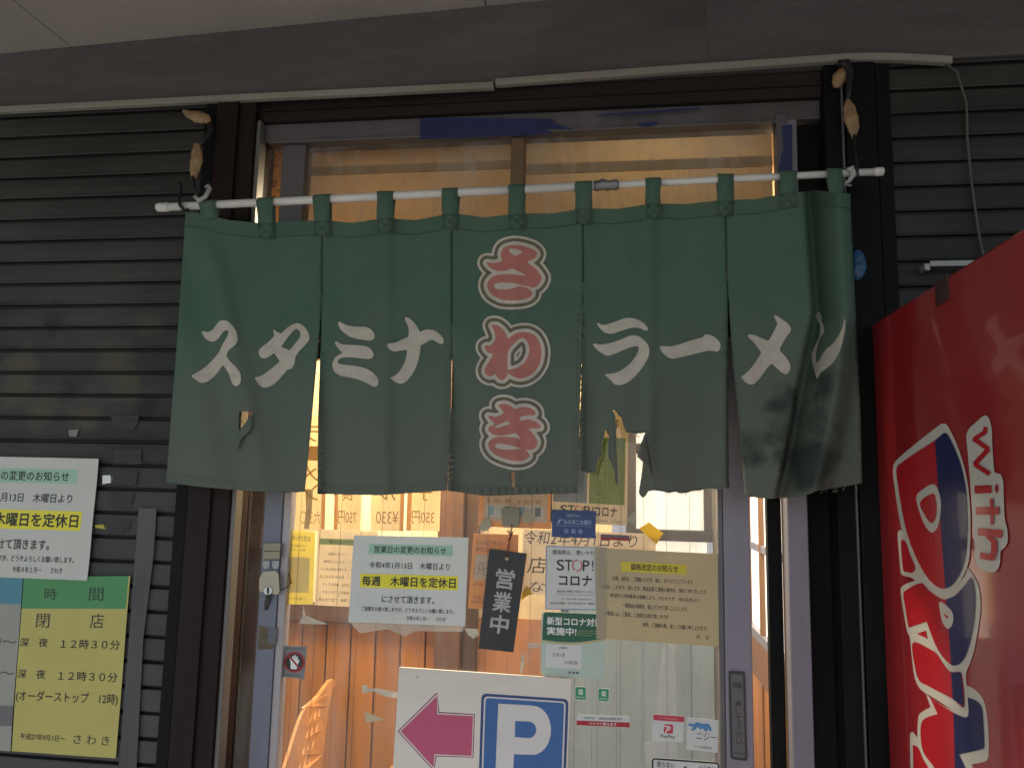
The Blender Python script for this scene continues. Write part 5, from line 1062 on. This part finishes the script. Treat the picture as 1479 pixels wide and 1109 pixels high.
pu.text('PUSH', 0.24, 0.905, 0.80, 0.935, ink, off=.001); pu.done()
def trunk(name, label, pts, w):
    mb = MB(); n = len(pts); vs = []; fs = []
    sec = [(-.5, 0), (-.5, -.016), (-.36, -.020), (.36, -.020), (.5, -.016), (.5, 0)]
    for p in pts:
        c = P(p[0], p[1], -0.012)
        for z, y in sec: vs.append((c[0], -0.0122 + y, c[2] + z * w))
    k = len(sec)
    for i in range(n - 1):
        for j in range(k): fs.append((i * k + j, i * k + (j + 1) % k, (i + 1) * k + (j + 1) % k, (i + 1) * k + j))
    fs += [tuple(range(k)), tuple(range((n - 1) * k, n * k))]
    mb.add(vs, fs, conduit_m); return tag(mb.build(name), label, 'trunking', 'cable trunking along the fascia')
trunk('cable_trunking', 'cream cable trunking along the fascia, longer left length', [(-200, 172.5), (0, 162), (210, 151.5), (360, 144), (560, 134.5), (714, 127)], 0.0185)
trunk('cable_trunking', 'cream cable trunking along the fascia, right length with a loose drooping end', [(717, 123), (850, 113), (964, 104.5), (1080, 97), (1204, 88.5), (1232, 86.8), (1262, 86.5), (1300, 87.2), (1345, 89.7), (1371, 91.5)], 0.020)
tag(MB().tube([P(1366, 93, -.02), P(1382, 104, -.02), P(1390, 130, -.018), P(1396, 150, -.016), P(1397, 200, -.014), P(1402, 255, -.014), P(1408, 300, -.014), P(1414, 340, -.014), P(1424, 385, -.014), P(1428, 430, -.014)], 0.0032, mat('grey_cable', (0.085, 0.082, 0.078), 0.5), n=8).build('cable'), 'thin grey cable running from the trunking end down the right shutter', 'cable')
tag(blob([P(1238, 362, -.03), P(1240, 372, -.03), P(1241, 385, -.03), P(1239, 398, -.03), P(1237, 404, -.03)], [.008, .016, .018, .014, .006], mat('blue_plastic', (0.02, 0.09, 0.20), 0.4, var=0.4, scale=30, bump=0.4), 8).build('rag'), 'crumpled blue plastic rag on the right post behind the curtain edge', 'rag')
br = thing('wall_bracket', 'pale metal bracket bar on the right shutter above the red machine', 'bracket', P(1370, 385, -.03))
c0 = P(1339, 386, -.03); c1_ = P(1430, 383, -.03)
MB().box(c0[0], c1_[0], -0.05, -0.012, c0[2] - 0.003, c0[2] + 0.001, pale_strip).box(c0[0], c1_[0], -0.05, -0.046, c0[2] + 0.0012, c0[2] + 0.010, pale_strip).build('bar', br)
MB().box(c0[0] - 0.012, c0[0], -0.048, -0.012, c0[2] - 0.012, c0[2] + 0.004, pale_strip).build('end_tab', br)

# ------------------------------------------------------------------ vending machine (its left side panel faces the door)
VX = 0.622
vm = thing('vending_machine', 'tall glossy red vending machine with large sideways lettering, standing right of the doorway', 'vending machine', (1.14, -0.45, 0))
vred = mat('vending_red', (0.30, 0.017, 0.021), 0.30, var=0.04, scale=2, coat=0.95, spec=0.25)
VB = -0.03; VF = -0.86; VH = 1.862
MB().box(VX, VX + 1.02, VF + 0.06, VB, 0.08, VH, vred).build('body', vm, bevel=0.006)
MB().box(VX + 0.02, VX + 1.0, VF + 0.08, VB - .02, 0.0, 0.079, black_paint).build('plinth', vm)
MB().box(VX, VX + 1.02, VF, VF + 0.058, 0.10, VH, vred).build('door', vm, bevel=0.012)
MB().box(VX + 0.07, VX + 0.95, VF - 0.006, VF - 0.0005, 0.98, 1.74, mat('display_glass', (0.05, 0.05, 0.06), 0.1, coat=1)).build('display_window', vm)
MB().box(VX + 0.30, VX + 0.72, VF - 0.012, VF - 0.0005, 0.22, 0.44, black_paint).build('delivery_flap', vm, bevel=0.006)
MB().box(VX + 0.74, VX + 0.93, VF - 0.010, VF - 0.0005, 0.55, 0.93, grey_metal).build('coin_panel', vm, bevel=0.004)
vw = mat('vending_white', (0.52, 0.50, 0.44), 0.35, var=0.04, coat=0.15, spec=0.2); vn = mat('vending_navy', (0.016, 0.020, 0.085), 0.35, var=0.05, coat=0.2, spec=0.2); vr2 = mat('vending_bright_red', (0.42, 0.014, 0.022), 0.3, var=0.04, coat=0.3, spec=0.2)
def a2(l, sm_=True, n=5): return [(1260 + p[0] / 4.1096, 580 + p[1] / 4.1096) for p in (spl(l, n) if sm_ else l)]
def a3(l, sm_=True, n=5): return [(1260 + p[0] / 4.123, 840 + p[1] / 4.123) for p in (spl(l, n) if sm_ else l)]
def to3(l): return [(x, y - 1068.6) for x, y in l]        # crop2 -> crop3 coordinates (same scale to 0.3 %)
def decal(pts, m, off, mb):
    V = [PX(x, y, VX - off) for x, y in pts]; tri = tessellate_polygon([[Vector((-v[1], v[2], 0)) for v in V]]); fs = []
    for t in tri:
        a, b, c = (V[i] for i in t); nrm = np.cross(b - a, c - a); fs.append(tuple(t) if nrm[0] < 0 else tuple(reversed(t)))
    mb.add(V, fs, m)
lg = MB(); lg.norm = False
Dout = [(410, 130, 1), (440, 135), (470, 185), (510, 275), (545, 385), (568, 500), (580, 640), (582, 800), (575, 930), (555, 1000), (525, 1060), (490, 1115), (450, 1150), (415, 1162), (375, 1143), (330, 1100), (295, 1050), (240, 960), (200, 860), (170, 740), (145, 600), (125, 450), (125, 380), (150, 340), (280, 230)]
Din = [(425, 185), (447, 197), (480, 260), (520, 360), (550, 490), (562, 620), (565, 760), (555, 900), (530, 1000), (490, 1070), (460, 1097), (425, 1110), (390, 1100), (340, 1060), (290, 985), (240, 880), (200, 760), (175, 640), (155, 520), (141, 410), (155, 375), (260, 300), (365, 233)]
Dnav = [(371, 232, 1), (425, 186), (447, 197), (480, 260), (520, 360), (550, 490), (562, 620), (565, 760), (555, 900), (530, 1000), (490, 1070), (460, 1097), (432, 1108, 1), (410, 800), (388, 480)]
Yw2 = [(150, 778), (168, 760), (190, 778), (215, 860), (260, 970), (330, 1070), (400, 1120), (480, 1100), (545, 1040), (565, 985, 1), (600, 1030), (628, 1090), (640, 1150), (642, 1230), (630, 1330), (605, 1470), (580, 1550), (556, 1610), (560, 1690), (572, 1800), (567, 1860), (548, 1873), (520, 1862), (440, 1805), (350, 1748), (288, 1708), (255, 1650), (238, 1550), (222, 1398), (205, 1358), (172, 1165), (168, 1110), (190, 1085), (255, 1060, 1), (230, 1042), (195, 1035), (170, 1018), (158, 900)]
decal(a2(Yw2), vw, 0.0010, lg)
D2w = [(318, 662, 1), (345, 690), (420, 735), (550, 800), (572, 780), (562, 617, 1), (610, 640), (655, 690), (677, 760), (692, 900), (690, 1045), (665, 1070), (590, 1085, 1), (640, 1200), (640, 1330, 1), (232, 1330, 1), (224, 910), (240, 893), (268, 928, 1), (274, 800), (300, 770), (346, 745, 1)]
decal(a3(D2w), vw, 0.0005, lg)
decal(a2(Dout), vw, 0.0015, lg)
decal(a2(Din), vr2, 0.0020, lg); decal(a2(Dnav), vn, 0.0025, lg)
decal(a2([(260, 565), (285, 530), (350, 490), (377, 497), (397, 545), (407, 600), (402, 680), (387, 745), (360, 775), (335, 765), (305, 720), (275, 640)]), vw, 0.0030, lg)
decal(a2([(282, 597), (358, 545), (378, 590), (381, 660), (366, 712), (345, 718), (315, 680)]), vr2, 0.0035, lg)
decal(a2([(172, 822), (198, 832), (225, 910), (255, 985), (235, 1015), (215, 1010), (185, 1003), (172, 900)]), vr2, 0.0020, lg)
YM = [(185, 68), (215, 40), (270, 12), (300, 10), (330, 45), (375, 80), (430, 104), (490, 82), (550, 20), (588, -25), (607, 40), (611, 130), (600, 260), (575, 380), (545, 455), (510, 492), (475, 495), (440, 470), (400, 420), (365, 350), (322, 235, 1), (215, 272, 1), (197, 160)]
YN = [(437, 104, 1), (490, 82), (550, 20), (588, -25), (607, 40), (611, 130), (600, 260), (575, 380), (545, 455), (510, 492), (469, 496, 1), (455, 300)]
decal(a3(YM), vr2, 0.0020, lg); decal(a3(YN), vn, 0.0025, lg)
decal(a3([(398, 122), (420, 125), (468, 168), (482, 210), (475, 255), (455, 278), (435, 268), (415, 235), (402, 170)]), vw, 0.0030, lg); decal(a3([(425, 190), (448, 203), (450, 216), (440, 216)]), vr2, 0.0035, lg)
decal(a3([(265, 308, 1), (318, 290, 1), (328, 338, 1)], False), vr2, 0.0020, lg)
decal(a3([(240, 362), (350, 405), (385, 430), (430, 500), (468, 537), (528, 540), (546, 742), (480, 697), (330, 618), (282, 590), (258, 530)]), vr2, 0.0020, lg)
decal(a3([(468, 536, 1), (527, 539, 1), (546, 742, 1), (478, 697, 1)], False), vn, 0.0025, lg)
decal(a3([(296, 828), (388, 787, 1), (345, 692, 1), (482, 778, 1), (500, 1325, 1), (470, 1325), (370, 1109), (310, 1025), (290, 955)]), vr2, 0.0012, lg)
decal(a3([(482, 778, 1), (552, 806), (573, 788), (566, 686, 1), (620, 710), (652, 750), (660, 850), (665, 985), (645, 997), (515, 1026, 1), (590, 1200), (600, 1325, 1), (498, 1325, 1)]), vn, 0.0016, lg)
decal(a3([(240, 970, 1), (272, 985), (300, 1050), (350, 1140), (420, 1325, 1), (248, 1325, 1)]), vr2, 0.0012, lg)
WI = [(665, 82), (690, 95), (708, 160), (712, 260), (718, 350), (728, 420), (760, 430), (776, 470), (780, 570), (786, 690), (802, 770), (802, 835), (782, 868), (762, 885), (757, 960), (737, 1003), (705, 1012), (642, 990), (615, 950), (605, 830), (598, 740), (590, 620), (582, 500), (575, 410), (566, 300), (558, 205), (575, 160), (615, 122)]
decal(a2(WI), vw, 0.0018, lg)
SK = [0.0021]
def stroke2(path, w):
    L_, R2 = [], []
    q = [np.array(p, float) for p in path]
    for i, p in enumerate(q):
        d0 = q[i] - q[i - 1] if i else q[1] - q[0]; d1 = q[i + 1] - q[i] if i < len(q) - 1 else d0
        d0 = d0 / np.linalg.norm(d0); d1 = d1 / np.linalg.norm(d1); n0 = np.array([-d0[1], d0[0]]); n1 = np.array([-d1[1], d1[0]]); nn = n0 + n1; nn /= max(nn @ n0, 0.35) if nn @ nn > 1e-6 else 1
        nn = nn if np.linalg.norm(nn) < 1.5 else nn / np.linalg.norm(nn) * 1.5
        L_.append(p + nn * w / 2); R2.append(p - nn * w / 2)
    for i in range(len(q) - 1): SK[0] += 0.00025; decal(a2([tuple(L_[i]), tuple(L_[i + 1]), tuple(R2[i + 1]), tuple(R2[i])], False), vr2, SK[0], lg)
stroke2([(672, 150), (668, 182), (602, 222)], 26); stroke2([(598, 218), (690, 282)], 28); stroke2([(690, 280), (604, 372)], 28); stroke2([(604, 368), (695, 430)], 28)
stroke2([(606, 522), (706, 518)], 46); decal(a2([(738, 487), (751, 515), (740, 543), (724, 516)]), vred, 0.0023, lg)
stroke2([(614, 648), (752, 645)], 46); stroke2([(706, 575), (710, 728)], 20)
stroke2([(625, 770), (768, 785)], 46); stroke2([(680, 795), (722, 830)], 26); stroke2([(720, 822), (722, 880), (706, 935)], 34); stroke2([(715, 925), (637, 912)], 38)
lg.build('side_lettering', vm)
bs = MB(); ya = PX(1352, 405, VX - .003); yb_ = PX(1366, 395, VX - .003)
bs.box(VX - 0.003, VX - 0.0005, min(ya[1], yb_[1]) - .005, max(ya[1], yb_[1]) + .008, 1.815, VH + .002, mat('brown_strap', (0.05, 0.02, 0.018), 0.5)).build('strap', vm)
